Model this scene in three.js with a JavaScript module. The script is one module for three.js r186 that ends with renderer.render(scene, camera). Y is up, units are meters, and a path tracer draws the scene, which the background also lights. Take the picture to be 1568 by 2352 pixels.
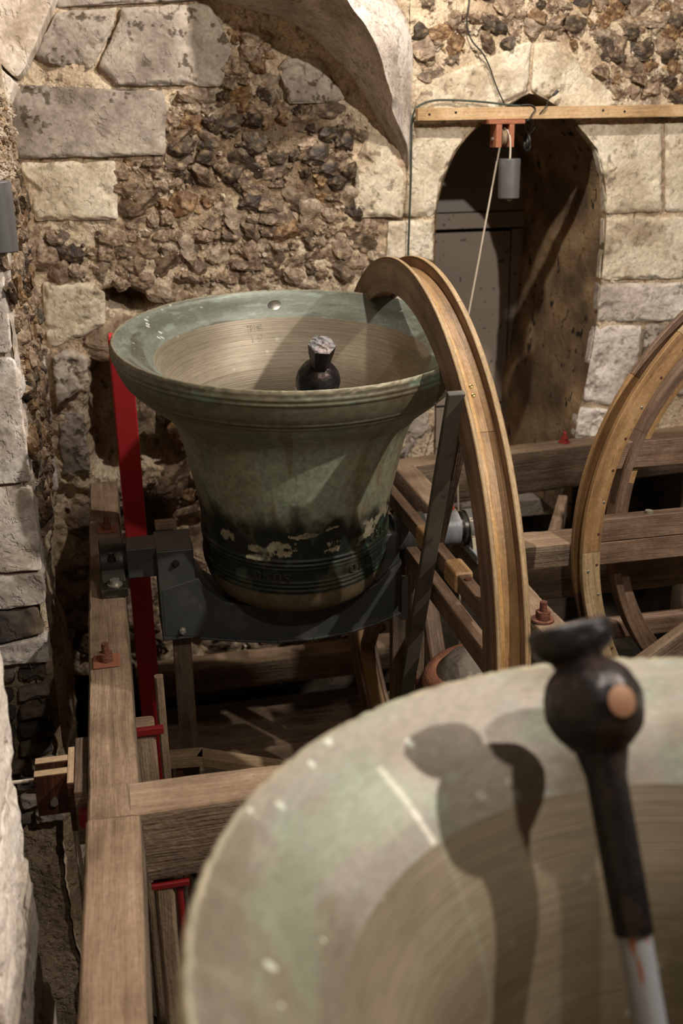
import * as THREE from 'three';
import { RoundedBoxGeometry } from 'three/addons/geometries/RoundedBoxGeometry.js';
import { mergeGeometries, mergeVertices, toCreasedNormals } from 'three/addons/utils/BufferGeometryUtils.js';
import { ImprovedNoise } from 'three/addons/math/ImprovedNoise.js';
import { FontLoader } from 'three/addons/loaders/FontLoader.js';
import { TextGeometry } from 'three/addons/geometries/TextGeometry.js';

// ------------------------------------------------------------------ camera, lights, exposure
const scene = new THREE.Scene();
scene.background = new THREE.Color(0x000000);
const V = (x, y, z) => new THREE.Vector3(x, y, z);
const camera = new THREE.PerspectiveCamera(50.98, 1568 / 2352, 0.05, 40);
camera.position.set(0, 1.5, 0);
camera.up.set(0.087, 0.941, -0.328);
camera.lookAt(0.196, 1.161, -0.92);
camera.focus = 3.35;
camera.userData.fStop = 2.6;
const renderer = new THREE.WebGLRenderer({ antialias: true });
renderer.toneMapping = THREE.LinearToneMapping;
renderer.toneMappingExposure = 0.8;
renderer.shadowMap.enabled = true;
renderer.shadowMap.type = THREE.PCFSoftShadowMap;
const CEIL = 3.3;
const LAMPS = [ // lamp position (bottom of its dome), intensity, label, where it points
  [2.8, 2.95, -1.0, 43, 'round ceiling lamp out of view to the right of the tilted bell', [0.6, 0.2, -3.2]],
  [0.8, 2.05, -0.92, 5.6, 'lamp hanging on a short rod straight above the near bell', [0.75, 0, -1.0]],
  [1.2, 2.94, -3.54, 18, 'lamp hanging on a rod above the far bell and its wheel', [1.1, 0, -3.7]],
];
const LAMP_COLOR = new THREE.Color(1.0, 0.9, 0.79);

// ------------------------------------------------------------------ helpers
function rngOf(seed) { let a = seed >>> 0; return () => { a = (a + 0x6d2b79f5) >>> 0; let t = a; t = Math.imul(t ^ (t >>> 15), t | 1); t ^= t + Math.imul(t ^ (t >>> 7), t | 61); return ((t ^ (t >>> 14)) >>> 0) / 4294967296; }; }
const perlin = new ImprovedNoise();
const n3 = (x, y, z) => perlin.noise(x, y, z);
function fbm(x, y, z, oct = 4) { let s = 0, a = 0.5, f = 1; for (let i = 0; i < oct; i++) { s += a * n3(x * f + 11.3 * i, y * f - 7.1 * i, z * f + 3.7 * i); a *= 0.5; f *= 2.03; } return s; }
const clamp = (x, a = 0, b = 1) => Math.min(b, Math.max(a, x));
const smooth = (a, b, x) => { const t = clamp((x - a) / (b - a)); return t * t * (3 - 2 * t); };
const lerp = (a, b, t) => a + (b - a) * t;
const mix3 = (a, b, t) => [lerp(a[0], b[0], t), lerp(a[1], b[1], t), lerp(a[2], b[2], t)];
const names = {};
function numbered(name) { const k = names[name] = (names[name] ?? -1) + 1; return k ? name + '_' + String(k).padStart(3, '0') : name; }
function shadows(o) { o.castShadow = true; o.receiveShadow = true; return o; }
function tag(o, label, category, group) { o.userData.label = label; o.userData.category = category; if (group) o.userData.group = group; return o; }
function thing(name, label, category, p = [0, 0, 0], group) { const o = new THREE.Group(); o.name = numbered(name); o.position.set(...p); scene.add(o); return tag(o, label, category, group); }
function part(name, geo, mat, parent, label) { const m = shadows(new THREE.Mesh(geo, mat)); m.name = name; if (label) m.userData.label = label; parent.add(m); return m; }
function solo(name, geo, mat, label, category, p, group) { const m = shadows(new THREE.Mesh(geo, mat)); m.name = numbered(name); if (p) m.position.set(...p); scene.add(m); return tag(m, label, category, group); }
function structure(name, geo, mat) { const m = geo ? shadows(new THREE.Mesh(geo, mat)) : new THREE.Group(); m.name = name; m.userData.kind = 'structure'; scene.add(m); return m; }
const moved = (g, x, y, z) => g.translate(x, y, z);
// uv in metres from the dominant axis of each face; the grain runs along axis g
function boxUV(geo, g = 0, off = 0) {
  const q = geo.index ? geo.toNonIndexed() : geo, p = q.attributes.position, uv = new Float32Array(p.count * 2);
  const a = V(), b = V(), c = V(), n = V();
  for (let i = 0; i < p.count; i += 3) {
    a.fromBufferAttribute(p, i); b.fromBufferAttribute(p, i + 1); c.fromBufferAttribute(p, i + 2);
    n.crossVectors(b.clone().sub(a), c.clone().sub(a));
    const d = [Math.abs(n.x), Math.abs(n.y), Math.abs(n.z)], k = d.indexOf(Math.max(...d));
    const rest = [0, 1, 2].filter((i2) => i2 !== k), u = rest.includes(g) ? g : rest[0], v = rest.find((i2) => i2 !== u);
    for (let j = 0; j < 3; j++) { uv[(i + j) * 2] = p.getComponent(i + j, u) + off; uv[(i + j) * 2 + 1] = p.getComponent(i + j, v) + off * 0.7 + k * 0.37; }
  }
  q.setAttribute('uv', new THREE.BufferAttribute(uv, 2));
  return q;
}
function rbox(w, h, d, r = 0.003, g = -1, off = 0) { const big = [w, h, d].indexOf(Math.max(w, h, d)); return boxUV(new RoundedBoxGeometry(w, h, d, 2, Math.min(r, w / 2.1, h / 2.1, d / 2.1)), g < 0 ? big : g, off); }
function boxAt(x0, x1, y0, y1, z0, z1, r = 0.003, g = -1, off = 0) { return moved(rbox(Math.abs(x1 - x0), Math.abs(y1 - y0), Math.abs(z1 - z0), r, g, off), (x0 + x1) / 2, (y0 + y1) / 2, (z0 + z1) / 2); }
// a bar of rectangular section from a to b (w across, h in the direction of 'up')
function barBetween(a, b, w, h, up = V(0, 1, 0), r = 0.003) {
  const A = V(...a), B = V(...b), x = B.clone().sub(A), L = x.length(); x.normalize();
  const z = x.clone().cross(up).normalize(), y = z.clone().cross(x);
  const g = rbox(L, h, w, r, 0, a[0] * 1.7 + a[2]);
  return g.applyMatrix4(new THREE.Matrix4().makeBasis(x, y, z).setPosition(A.add(B).multiplyScalar(0.5)));
}
function tube(pts, r, seg = 40, rad = 8, closed = false) { return new THREE.TubeGeometry(new THREE.CatmullRomCurve3(pts.map((p) => V(...p)), closed), seg, r, rad, closed); }
function cyl(r0, r1, h, n = 24, axis = 'y') { const g = new THREE.CylinderGeometry(r0, r1, h, n); if (axis === 'x') g.rotateZ(-Math.PI / 2); if (axis === 'z') g.rotateX(Math.PI / 2); return g; }
function roughen(geo, amp, freq, seed = 0) {
  const g = mergeVertices(geo.deleteAttribute ? geo : geo, 1e-4), p = g.attributes.position; g.computeVertexNormals(); const n = g.attributes.normal;
  for (let i = 0; i < p.count; i++) { const d = amp * fbm(p.getX(i) * freq + seed, p.getY(i) * freq, p.getZ(i) * freq, 3) * 2; p.setXYZ(i, p.getX(i) + n.getX(i) * d, p.getY(i) + n.getY(i) * d, p.getZ(i) + n.getZ(i) * d); }
  g.computeVertexNormals(); return g;
}
// ------------------------------------------------------------------ textures (periodic value noise)
const HASH = (() => { const r = rngOf(99), t = new Float32Array(65536); for (let i = 0; i < 65536; i++) t[i] = r(); return t; })();
function vn(u, v, pu, pv, s) { // u, v in lattice units, periodic
  const i = Math.floor(u), j = Math.floor(v), fu = u - i, fv = v - j, a = fu * fu * (3 - 2 * fu), b = fv * fv * (3 - 2 * fv);
  const i0 = ((i % pu) + pu) % pu, i1 = (i0 + 1) % pu, j0 = ((j % pv) + pv) % pv, j1 = (j0 + 1) % pv;
  const h = (x, y) => HASH[(x * 1619 + y * 31337 + s * 6971) & 65535];
  return lerp(lerp(h(i0, j0), h(i1, j0), a), lerp(h(i0, j1), h(i1, j1), a), b);
}
function tf(u, v, pu, pv, oct, s) { let t = 0, a = 0.5, w = 0; for (let k = 0; k < oct; k++) { t += a * vn(u * pu, v * pv, pu, pv, s + k * 17); w += a; a *= 0.55; pu *= 2; pv *= 2; } return t / w; }
function texture(w, h, fn, srgb = true, rep = 1, repV = rep) {
  const d = new Uint8Array(w * h * 4);
  for (let y = 0; y < h; y++) for (let x = 0; x < w; x++) {
    const c = fn((x + 0.5) / w, (y + 0.5) / h), o = (y * w + x) * 4;
    if (typeof c === 'number') d[o] = d[o + 1] = d[o + 2] = clamp(c) * 255; else { d[o] = clamp(c[0], 0, 255); d[o + 1] = clamp(c[1], 0, 255); d[o + 2] = clamp(c[2], 0, 255); }
    d[o + 3] = 255;
  }
  const t = new THREE.DataTexture(d, w, h); t.magFilter = THREE.LinearFilter; t.minFilter = THREE.LinearMipmapLinearFilter; t.generateMipmaps = true; t.wrapS = t.wrapT = THREE.RepeatWrapping;
  if (srgb) t.colorSpace = THREE.SRGBColorSpace; t.repeat.set(rep, repV); t.needsUpdate = true; return t;
}
const hexc = (h) => [(h >> 16) & 255, (h >> 8) & 255, h & 255];
const ramp = (stops, t) => { for (let i = 1; i < stops.length; i++) if (t <= stops[i][0]) return mix3(stops[i - 1][1], stops[i][1], clamp((t - stops[i - 1][0]) / (stops[i][0] - stops[i - 1][0]))); return stops[stops.length - 1][1]; };

// limestone: pale, stained and pitted
function stoneMap(stops, seed, pits = 1) {
  return texture(1024, 1024, (u, v) => {
    const a = tf(u, v, 4, 4, 6, seed), b = tf(u, v, 9, 7, 5, seed + 5), f = tf(u, v, 90, 90, 3, seed + 9);
    let c = ramp(stops, clamp((a - 0.5) * 2.0 + 0.5)); c = mix3(c, stops[0][1], smooth(0.58, 0.75, b) * 0.55);
    const pit = smooth(0.62, 0.7, tf(u + 0.006 * f, v, 37, 31, 5, seed + 21)) * smooth(0.5, 0.62, tf(u, v, 5, 5, 3, seed + 31)) * pits;
    c = mix3(c, [70, 60, 48], pit * 0.75); const g = 0.86 + f * 0.28; return [c[0] * g, c[1] * g, c[2] * g];
  }, true, 1 / 0.9);
}
const stoneBump = texture(1024, 1024, (u, v) => 0.45 * tf(u, v, 10, 10, 6, 3) + 0.35 * tf(u, v, 60, 60, 4, 8) - 0.3 * smooth(0.62, 0.7, tf(u, v, 37, 31, 5, 22)) + 0.18, false, 1 / 0.9);
const roughStone = { roughness: 0.93, bumpMap: stoneBump, bumpScale: 0.007 };
const M = {};
const std = (o) => new THREE.MeshStandardMaterial(o);
M.stoneGrey = std({ map: stoneMap([[0, hexc(0x776c61)], [0.4, hexc(0x968b81)], [0.65, hexc(0xa3998e)], [1, hexc(0xb0a596)]], 1), ...roughStone });
M.stoneCream = std({ map: stoneMap([[0, hexc(0x9c8b74)], [0.4, hexc(0xc7baa2)], [0.7, hexc(0xd3c8b2)], [1, hexc(0xdad1bf)]], 41, 0.5), ...roughStone });
M.stonePale = std({ map: stoneMap([[0, hexc(0xa2968a)], [0.4, hexc(0xc3b8ad)], [0.7, hexc(0xd0c7bd)], [1, hexc(0xd9d1c8)]], 81, 0.4), ...roughStone });
M.stoneBrightened = std({ map: stoneMap([[0, hexc(0xb5a695)], [0.35, hexc(0xdfd3c6)], [0.7, hexc(0xe8ded3)], [1, hexc(0xefe7dd)]], 91, 0.3), ...roughStone });  // pale stone lightened to make up for weak lamp light on the left
M.stoneDark = std({ map: stoneMap([[0, hexc(0x2e2a28)], [0.4, hexc(0x4a4340)], [0.7, hexc(0x5e5349)], [1, hexc(0x80705a)]], 121), ...roughStone });
M.plasterDirty = std({ map: texture(1024, 1024, (u, v) => {
  const a = tf(u, v, 4, 5, 6, 301), b = tf(u, v, 16, 12, 4, 311), s = smooth(0.7, 0.76, tf(u, v, 30, 22, 3, 321)) * smooth(0.4, 0.6, tf(u, v, 5, 5, 3, 325));
  let c = ramp([[0.1, hexc(0x64543f)], [0.5, hexc(0x92795a)], [0.75, hexc(0xa98e68)], [1, hexc(0xb7a488)]], clamp((a - 0.5) * 1.8 + 0.5)); c = mix3(c, hexc(0x7d644e), smooth(0.5, 0.7, b) * 0.5); return mix3(c, hexc(0x17130f), s * 0.85);
}, true, 1), ...roughStone });
const mortarFn = (u, v) => {
  const a = tf(u, v, 5, 5, 6, 201), b = tf(u, v, 30, 26, 4, 211), f = tf(u, v, 120, 120, 2, 219);
  let c = ramp([[0, hexc(0x75634f)], [0.4, hexc(0xa8937a)], [0.62, hexc(0xbcaa90)], [1, hexc(0xcfc1aa)]], clamp((a - 0.5) * 1.7 + 0.5));
  c = mix3(c, hexc(0x5d4c3b), smooth(0.62, 0.78, b) * 0.6); const g = 0.82 + f * 0.36; return [c[0] * g, c[1] * g, c[2] * g];
};
M.mortar = std({ map: texture(1024, 1024, mortarFn, true, 1 / 0.8), vertexColors: true, roughness: 0.96, bumpMap: stoneBump, bumpScale: 0.014 });
M.flint = std({ vertexColors: true, map: texture(1024, 1024, (u, v) => {
  const a = tf(u, v, 10, 10, 5, 221), b = tf(u, v, 26, 26, 4, 225), f = tf(u, v, 160, 160, 2, 229);
  let c = mix3([205, 196, 186], [255, 248, 238], smooth(0.35, 0.62, a)); c = mix3(c, [160, 134, 108], smooth(0.56, 0.68, b) * 0.6); c = mix3(c, [255, 250, 240], smooth(0.66, 0.74, tf(u, v, 16, 16, 5, 233)) * 0.8); const g = 0.88 + f * 0.24; return [c[0] * g, c[1] * g, c[2] * g];
}, true, 1 / 0.9), roughness: 0.6, bumpMap: stoneBump, bumpScale: 0.006 });
// wood: u along the grain
function woodMap(stops, seed, fine = 1, knots = 0) {
  return texture(1024, 1024, (u, v) => {
    const w = v + (tf(u, v, 3, 4, 3, seed + 3) - 0.5) * 0.06;
    const a = tf(u, w, 2, 34, 4, seed), b = tf(u, w, 10, 300, 2, seed + 11), d = tf(u, v, 7, 5, 6, seed + 23), e = tf(u, v, 120, 70, 3, seed + 27), p = smooth(0.74, 0.84, tf(u, w, 30, 300, 2, seed + 31));
    let c = ramp(stops, clamp((a * 0.38 + d * 0.62 - 0.5) * 2.0 + 0.5)); const g = 1 + (b - 0.5) * 0.26 * fine + (e - 0.5) * 0.2; c = [c[0] * g, c[1] * g, c[2] * g];
    if (knots) { const du = ((u * 3 + HASH[seed]) % 1) - 0.5, dv = ((v * 2 + HASH[seed + 1]) % 1) - 0.5, r = Math.hypot(du * 2.2, dv * 1.3); c = mix3(c, stops[0][1], smooth(0.16, 0.03, r) * knots); }
    return mix3(c, stops[0][1].map((x) => x * 0.7), p * 0.4);
  }, true, 1 / 1.1, 1 / 0.5);
}
const woodBump = texture(1024, 1024, (u, v) => 0.55 * tf(u, v + (tf(u, v, 3, 4, 3, 7) - 0.5) * 0.06, 10, 220, 3, 71) + 0.45 * tf(u, v, 90, 60, 3, 77), false, 1 / 1.1, 1 / 0.5);
const wood = (map, o = {}) => std({ map, roughness: 0.78, bumpMap: woodBump, bumpScale: 0.0025, ...o });
M.oakTop = wood(woodMap([[0, hexc(0x66533f)], [0.4, hexc(0x846e58)], [0.7, hexc(0x937c66)], [1, hexc(0xa28d76)]], 401), { roughness: 0.85 });
// old black coating, flaked off in patches down to the brown oak
M.oakDark = wood(texture(1024, 1024, (u, v) => {
  const g = tf(u, v + (tf(u, v, 3, 4, 3, 433) - 0.5) * 0.06, 6, 120, 3, 431), p = smooth(0.5, 0.56, tf(u, v, 7, 9, 6, 437) + (g - 0.5) * 0.25), q = smooth(0.6, 0.66, tf(u, v, 20, 30, 4, 441));
  let c = mix3(hexc(0x2b2522), hexc(0x3a322c), g); c = mix3(c, mix3(hexc(0x5e4a38), hexc(0x7d6750), g), p * 0.85); return mix3(c, hexc(0x87735c), q * p * 0.6);
}, true, 1 / 1.1, 1 / 0.5), { roughness: 0.8, bumpScale: 0.006 });
M.oakSide = wood(woodMap([[0, hexc(0x4d4034)], [0.4, hexc(0x6d5b4a)], [0.7, hexc(0x7e6b58)], [1, hexc(0x927e68)]], 433), { roughness: 0.85, bumpScale: 0.006 });
M.oakMid = wood(woodMap([[0, hexc(0x3f342a)], [0.4, hexc(0x675545)], [0.7, hexc(0x7d6a57)], [1, hexc(0x95806a)]], 451), { bumpScale: 0.004 });
M.elm = wood(woodMap([[0, hexc(0x755839)], [0.4, hexc(0x95744d)], [0.7, hexc(0xa5835a)], [1, hexc(0xb3946c)]], 461, 0.25), { roughness: 0.5 });
M.elmPale = wood(woodMap([[0, hexc(0x8d6a40)], [0.4, hexc(0xb58d58)], [0.7, hexc(0xc49d6a)], [1, hexc(0xd0ae80)]], 471, 0.3), { roughness: 0.42 });
M.ply = wood(woodMap([[0, hexc(0x7d6448)], [0.4, hexc(0x9f8663)], [0.7, hexc(0xae9572)], [1, hexc(0xbca582)]], 481, 1.2), { roughness: 0.6 });
M.elmBrown = wood(woodMap([[0, hexc(0x4b382b)], [0.4, hexc(0x6d5644)], [0.7, hexc(0x7f6754)], [1, hexc(0x917965)]], 491, 0.5), { roughness: 0.62 });
M.pine = wood(woodMap([[0, hexc(0x9c7c54)], [0.4, hexc(0xbd9c72)], [0.7, hexc(0xc6a880)], [1, hexc(0xcfb48f)]], 501, 0.6, 0.7), { roughness: 0.6 });
M.mahogany = wood(woodMap([[0, hexc(0x2a160d)], [0.4, hexc(0x4a2a1a)], [0.7, hexc(0x5c3522)], [1, hexc(0x74472f)]], 511, 0.5), { roughness: 0.45 });
M.freshEdge = wood(woodMap([[0, hexc(0x98805f)], [0.5, hexc(0xb79d7e)], [1, hexc(0xc6ae91)]], 521, 0.5));
M.orangeWood = wood(woodMap([[0, hexc(0x844f38)], [0.5, hexc(0xa5694c)], [1, hexc(0xb47c5e)]], 531, 0.4));
// metals and paints
const castBump = texture(512, 512, (u, v) => 0.5 * tf(u, v, 24, 24, 4, 601) + 0.5 * tf(u, v, 80, 80, 2, 607), false, 1);
const rustFn = (a, b, c, seed) => texture(512, 512, (u, v) => mix3(mix3(a, b, smooth(0.42, 0.62, tf(u, v, 6, 6, 5, seed))), c, smooth(0.62, 0.72, tf(u, v, 13, 13, 4, seed + 7))), true, 1);
M.castIron = std({ map: rustFn(hexc(0x221f20), hexc(0x2d292a), hexc(0x382d2a), 611), roughness: 0.4, metalness: 0.6, bumpMap: castBump, bumpScale: 0.0035 });
M.greyPaint = std({ map: rustFn(hexc(0x3b3d3b), hexc(0x424442), hexc(0x474845), 621), roughness: 0.42, bumpMap: castBump, bumpScale: 0.0006 });
M.bluePaint = std({ map: rustFn(hexc(0x7c8086), hexc(0x868a90), hexc(0x8f8f8c), 631), roughness: 0.4, bumpMap: castBump, bumpScale: 0.0008 });
M.paintWorn = std({ map: texture(512, 512, (u, v) => { const s = smooth(0.745, 0.77, tf(u, v, 9, 22, 2, 641)); return mix3(mix3(hexc(0x777a80), hexc(0x85878b), tf(u, v, 9, 9, 4, 645)), hexc(0x7e3f22), s * 0.9); }, true, 1), roughness: 0.38, metalness: 0.1 });
M.bearing = std({ map: texture(512, 512, (u, v) => { const a = tf(u, v, 5, 5, 5, 651); return a > 0.52 ? mix3(hexc(0x9b917c), hexc(0xb5aa92), tf(u, v, 20, 20, 3, 655)) : mix3(hexc(0x4a4844), hexc(0x66635c), tf(u, v, 16, 16, 3, 659)); }, true, 3), roughness: 0.6, bumpMap: castBump, bumpScale: 0.001 });
M.greasy = std({ map: rustFn(hexc(0x23221e), hexc(0x34322c), hexc(0x55544e), 661), roughness: 0.33, metalness: 0.5 });
M.steel = std({ color: 0xb4aea2, roughness: 0.38, metalness: 0.7 });
M.brass = std({ color: 0xb79a5c, roughness: 0.35, metalness: 0.9 });
M.rust = std({ map: rustFn(hexc(0x643a2a), hexc(0x80503d), hexc(0x986c54), 671), roughness: 0.8, bumpMap: castBump, bumpScale: 0.0015 });
M.redLead = std({ map: rustFn(hexc(0x8c2c24), hexc(0xa23a2e), hexc(0xb2564a), 681), roughness: 0.6 });
M.rustPlate = std({ map: rustFn(hexc(0x8f5a42), hexc(0xa8755a), hexc(0xb48a70), 691), roughness: 0.85, bumpMap: castBump, bumpScale: 0.0015 });
M.redPaint = std({ color: 0xe23a40, roughness: 0.42 });
M.redDark = std({ color: 0x7c1618, roughness: 0.55 });
M.weight = std({ map: rustFn(hexc(0x6c6b6d), hexc(0x747374), hexc(0x7c7a79), 701), roughness: 0.4, metalness: 0.35 });
M.cord = std({ map: texture(64, 256, (u, v) => { const k = (u * 2 + v * 1) % 1; return k < 0.25 ? hexc(0x9d8f7d) : hexc(0xd9cdb9); }, true, 1, 60), roughness: 0.9 });
M.cable = std({ color: 0x24221f, roughness: 0.5 });
M.cableGreen = std({ color: 0x2a382f, roughness: 0.5 });
M.doorPaint = std({ map: texture(512, 512, (u, v) => { const a = tf(u, v, 4, 3, 5, 711), s = smooth(0.9, 0.93, tf(u, v, 40, 40, 1, 715)); return mix3(mix3(hexc(0x8b7e72), hexc(0x9b8e81), a), hexc(0x4e443b), s * 0.8); }, true, 1), roughness: 0.6 });
M.boardGrey = std({ map: texture(512, 512, (u, v) => mix3(hexc(0x87827d), hexc(0x98938c), tf(u, v, 6, 4, 5, 721)), true, 1), roughness: 0.7 });
M.darkGap = std({ color: 0x17130f, roughness: 0.9 });
M.floor = std({ map: stoneMap([[0, hexc(0x3f382f)], [0.5, hexc(0x5d5447)], [1, hexc(0x746a5a)]], 731), roughness: 0.95, bumpMap: stoneBump, bumpScale: 0.01 });
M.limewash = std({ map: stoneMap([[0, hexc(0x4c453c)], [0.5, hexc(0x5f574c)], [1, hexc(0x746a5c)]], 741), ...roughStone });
M.lampGlass = std({ color: 0xfff2df, emissive: new THREE.Color(1, 0.83, 0.62), emissiveIntensity: 4, roughness: 0.5 });
M.lampBase = std({ color: 0x3a3a3a, roughness: 0.5 });

// ------------------------------------------------------------------ lamps (outside the frame, under the ceiling)
for (const [x, y, z, power, label, aim] of LAMPS) {
  const t = thing('bulkhead_lamp', label, 'lamp', [x, y, z]), drop = CEIL - y;
  part('lamp_base', moved(cyl(0.11, 0.12, 0.05, 32), 0, 0.1, 0), M.lampBase, t);
  const dome = new THREE.SphereGeometry(0.085, 24, 12, 0, Math.PI * 2, Math.PI / 2, Math.PI / 2); dome.scale(1, 0.9, 1);
  part('lamp_glass', moved(dome, 0, 0.077, 0), M.lampGlass, t);
  part('lamp_rod', moved(cyl(0.012, 0.012, Math.max(0.02, drop - 0.12), 12), 0, 0.12 + (drop - 0.12) / 2, 0), M.lampBase, t);
  const l = new THREE.SpotLight(LAMP_COLOR, power, 0, 1.36, 0.25, 2); l.name = 'lamp_light'; l.position.set(x, y - 0.04, z); l.target.position.set(...aim); scene.add(l.target); l.castShadow = true; l.shadow.radius = 1.5; l.shadow.mapSize.set(2048, 2048); l.shadow.bias = -0.002; scene.add(l);
}

// ------------------------------------------------------------------ masonry helpers
function inside(poly, x, y) { let c = false; for (let i = 0, j = poly.length - 1; i < poly.length; j = i++) { const [xi, yi] = poly[i], [xj, yj] = poly[j]; if ((yi > y) !== (yj > y) && x < ((xj - xi) * (y - yi)) / (yj - yi) + xi) c = !c; } return c; }
function edgeDist(poly, x, y) { let m = 1e9; for (let i = 0, j = poly.length - 1; i < poly.length; j = i++) { const [ax, ay] = poly[j], [bx, by] = poly[i], dx = bx - ax, dy = by - ay, t = clamp(((x - ax) * dx + (y - ay) * dy) / (dx * dx + dy * dy + 1e-12)); m = Math.min(m, Math.hypot(x - ax - t * dx, y - ay - t * dy)); } return m; }
function nearestOn(poly, x, y) { let m = 1e9, best = [x, y]; for (let i = 0, j = poly.length - 1; i < poly.length; j = i++) { const [ax, ay] = poly[j], [bx, by] = poly[i], dx = bx - ax, dy = by - ay, t = clamp(((x - ax) * dx + (y - ay) * dy) / (dx * dx + dy * dy + 1e-12)), d = Math.hypot(x - ax - t * dx, y - ay - t * dy); if (d < m) { m = d; best = [ax + t * dx, ay + t * dy]; } } return best; }
const depthIn = (poly, x, y) => (inside(poly, x, y) ? edgeDist(poly, x, y) : -edgeDist(poly, x, y));
// a dressed stone: outline in the wall's plane, rough face standing out by 'out', edges worn
function blockGeo(poly, out, back, seed, rough = 0.006, N = 110, RINGS = 16, edge = 1) {
  let cx = 0, cy = 0; for (const [x, y] of poly) { cx += x / poly.length; cy += y / poly.length; }
  const len = poly.map((p, i) => { const q = poly[(i + 1) % poly.length]; return Math.hypot(q[0] - p[0], q[1] - p[1]); }), total = len.reduce((a, b) => a + b), rim = [];
  for (let k = 0; k < N; k++) { let s = (k / N) * total, i = 0; while (s > len[i] && i < poly.length - 1) s -= len[i++]; const p = poly[i], q = poly[(i + 1) % poly.length], t = s / len[i]; rim.push([lerp(p[0], q[0], t), lerp(p[1], q[1], t)]); }
  const sm = rim.map((p, i) => { const a = rim[(i + N - 1) % N], b = rim[(i + 1) % N]; return [(a[0] + 2 * p[0] + b[0]) / 4, (a[1] + 2 * p[1] + b[1]) / 4]; });
  for (let i = 0; i < N; i++) { const [x, y] = sm[i], w = 0.011 * fbm(x * 13 + seed, y * 13, 2.2, 4) + 0.003; const d = Math.hypot(cx - x, cy - y); sm[i] = [x + ((cx - x) / d) * w, y + ((cy - y) / d) * w]; }
  const pos = [cx, cy, 0], uv = [cx + seed * 0.31, cy + seed * 0.17], idx = [];
  const face = (x, y, e) => out + rough * 2.2 * fbm(x * 5 + seed, y * 5, seed * 0.7, 5) + rough * 0.7 * fbm(x * 34, y * 34, seed, 2) - 0.012 * edge * smooth(0.016, 0, e + 0.02 * n3(x * 22, y * 22, seed)) - 0.012 * smooth(0.12, 0.3, fbm(x * 7, y * 7 + seed, 9.1, 4) ) * (0.3 + smooth(0.14, 0.02, e));
  pos[2] = face(cx, cy, 1);
  for (let r = 1; r <= RINGS + 2; r++) {
    const s = r <= RINGS ? 1 - Math.pow(1 - r / RINGS, 1.35) : 1;
    for (let k = 0; k < N; k++) {
      const [bx, by] = sm[k], x = lerp(cx, bx, s), y = lerp(cy, by, s), e = (1 - s) * Math.hypot(bx - cx, by - cy);
      pos.push(x, y, r <= RINGS ? face(x, y, e) : r === RINGS + 1 ? Math.min(out - 0.022, 0.5 * out) : -back);
      uv.push(x + seed * 0.31, y + seed * 0.17 + (r > RINGS ? 0.02 * (r - RINGS) : 0));
    }
  }
  for (let k = 0; k < N; k++) { const k2 = (k + 1) % N; idx.push(0, 1 + k, 1 + k2); for (let r = 0; r < RINGS + 1; r++) { const a = 1 + r * N + k, b = 1 + r * N + k2, c = a + N, d = b + N; idx.push(a, c, b, b, c, d); } }
  let area = 0; for (let i = 0; i < N; i++) { const a = sm[i], b = sm[(i + 1) % N]; area += a[0] * b[1] - a[1] * b[0]; }
  if (area < 0) for (let i = 0; i < idx.length; i += 3) { const t = idx[i]; idx[i] = idx[i + 1]; idx[i + 1] = t; }
  const g = new THREE.BufferGeometry(); g.setAttribute('position', new THREE.Float32BufferAttribute(pos, 3)); g.setAttribute('uv', new THREE.Float32BufferAttribute(uv, 2)); g.setIndex(idx); g.computeVertexNormals(); return g;
}
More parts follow.
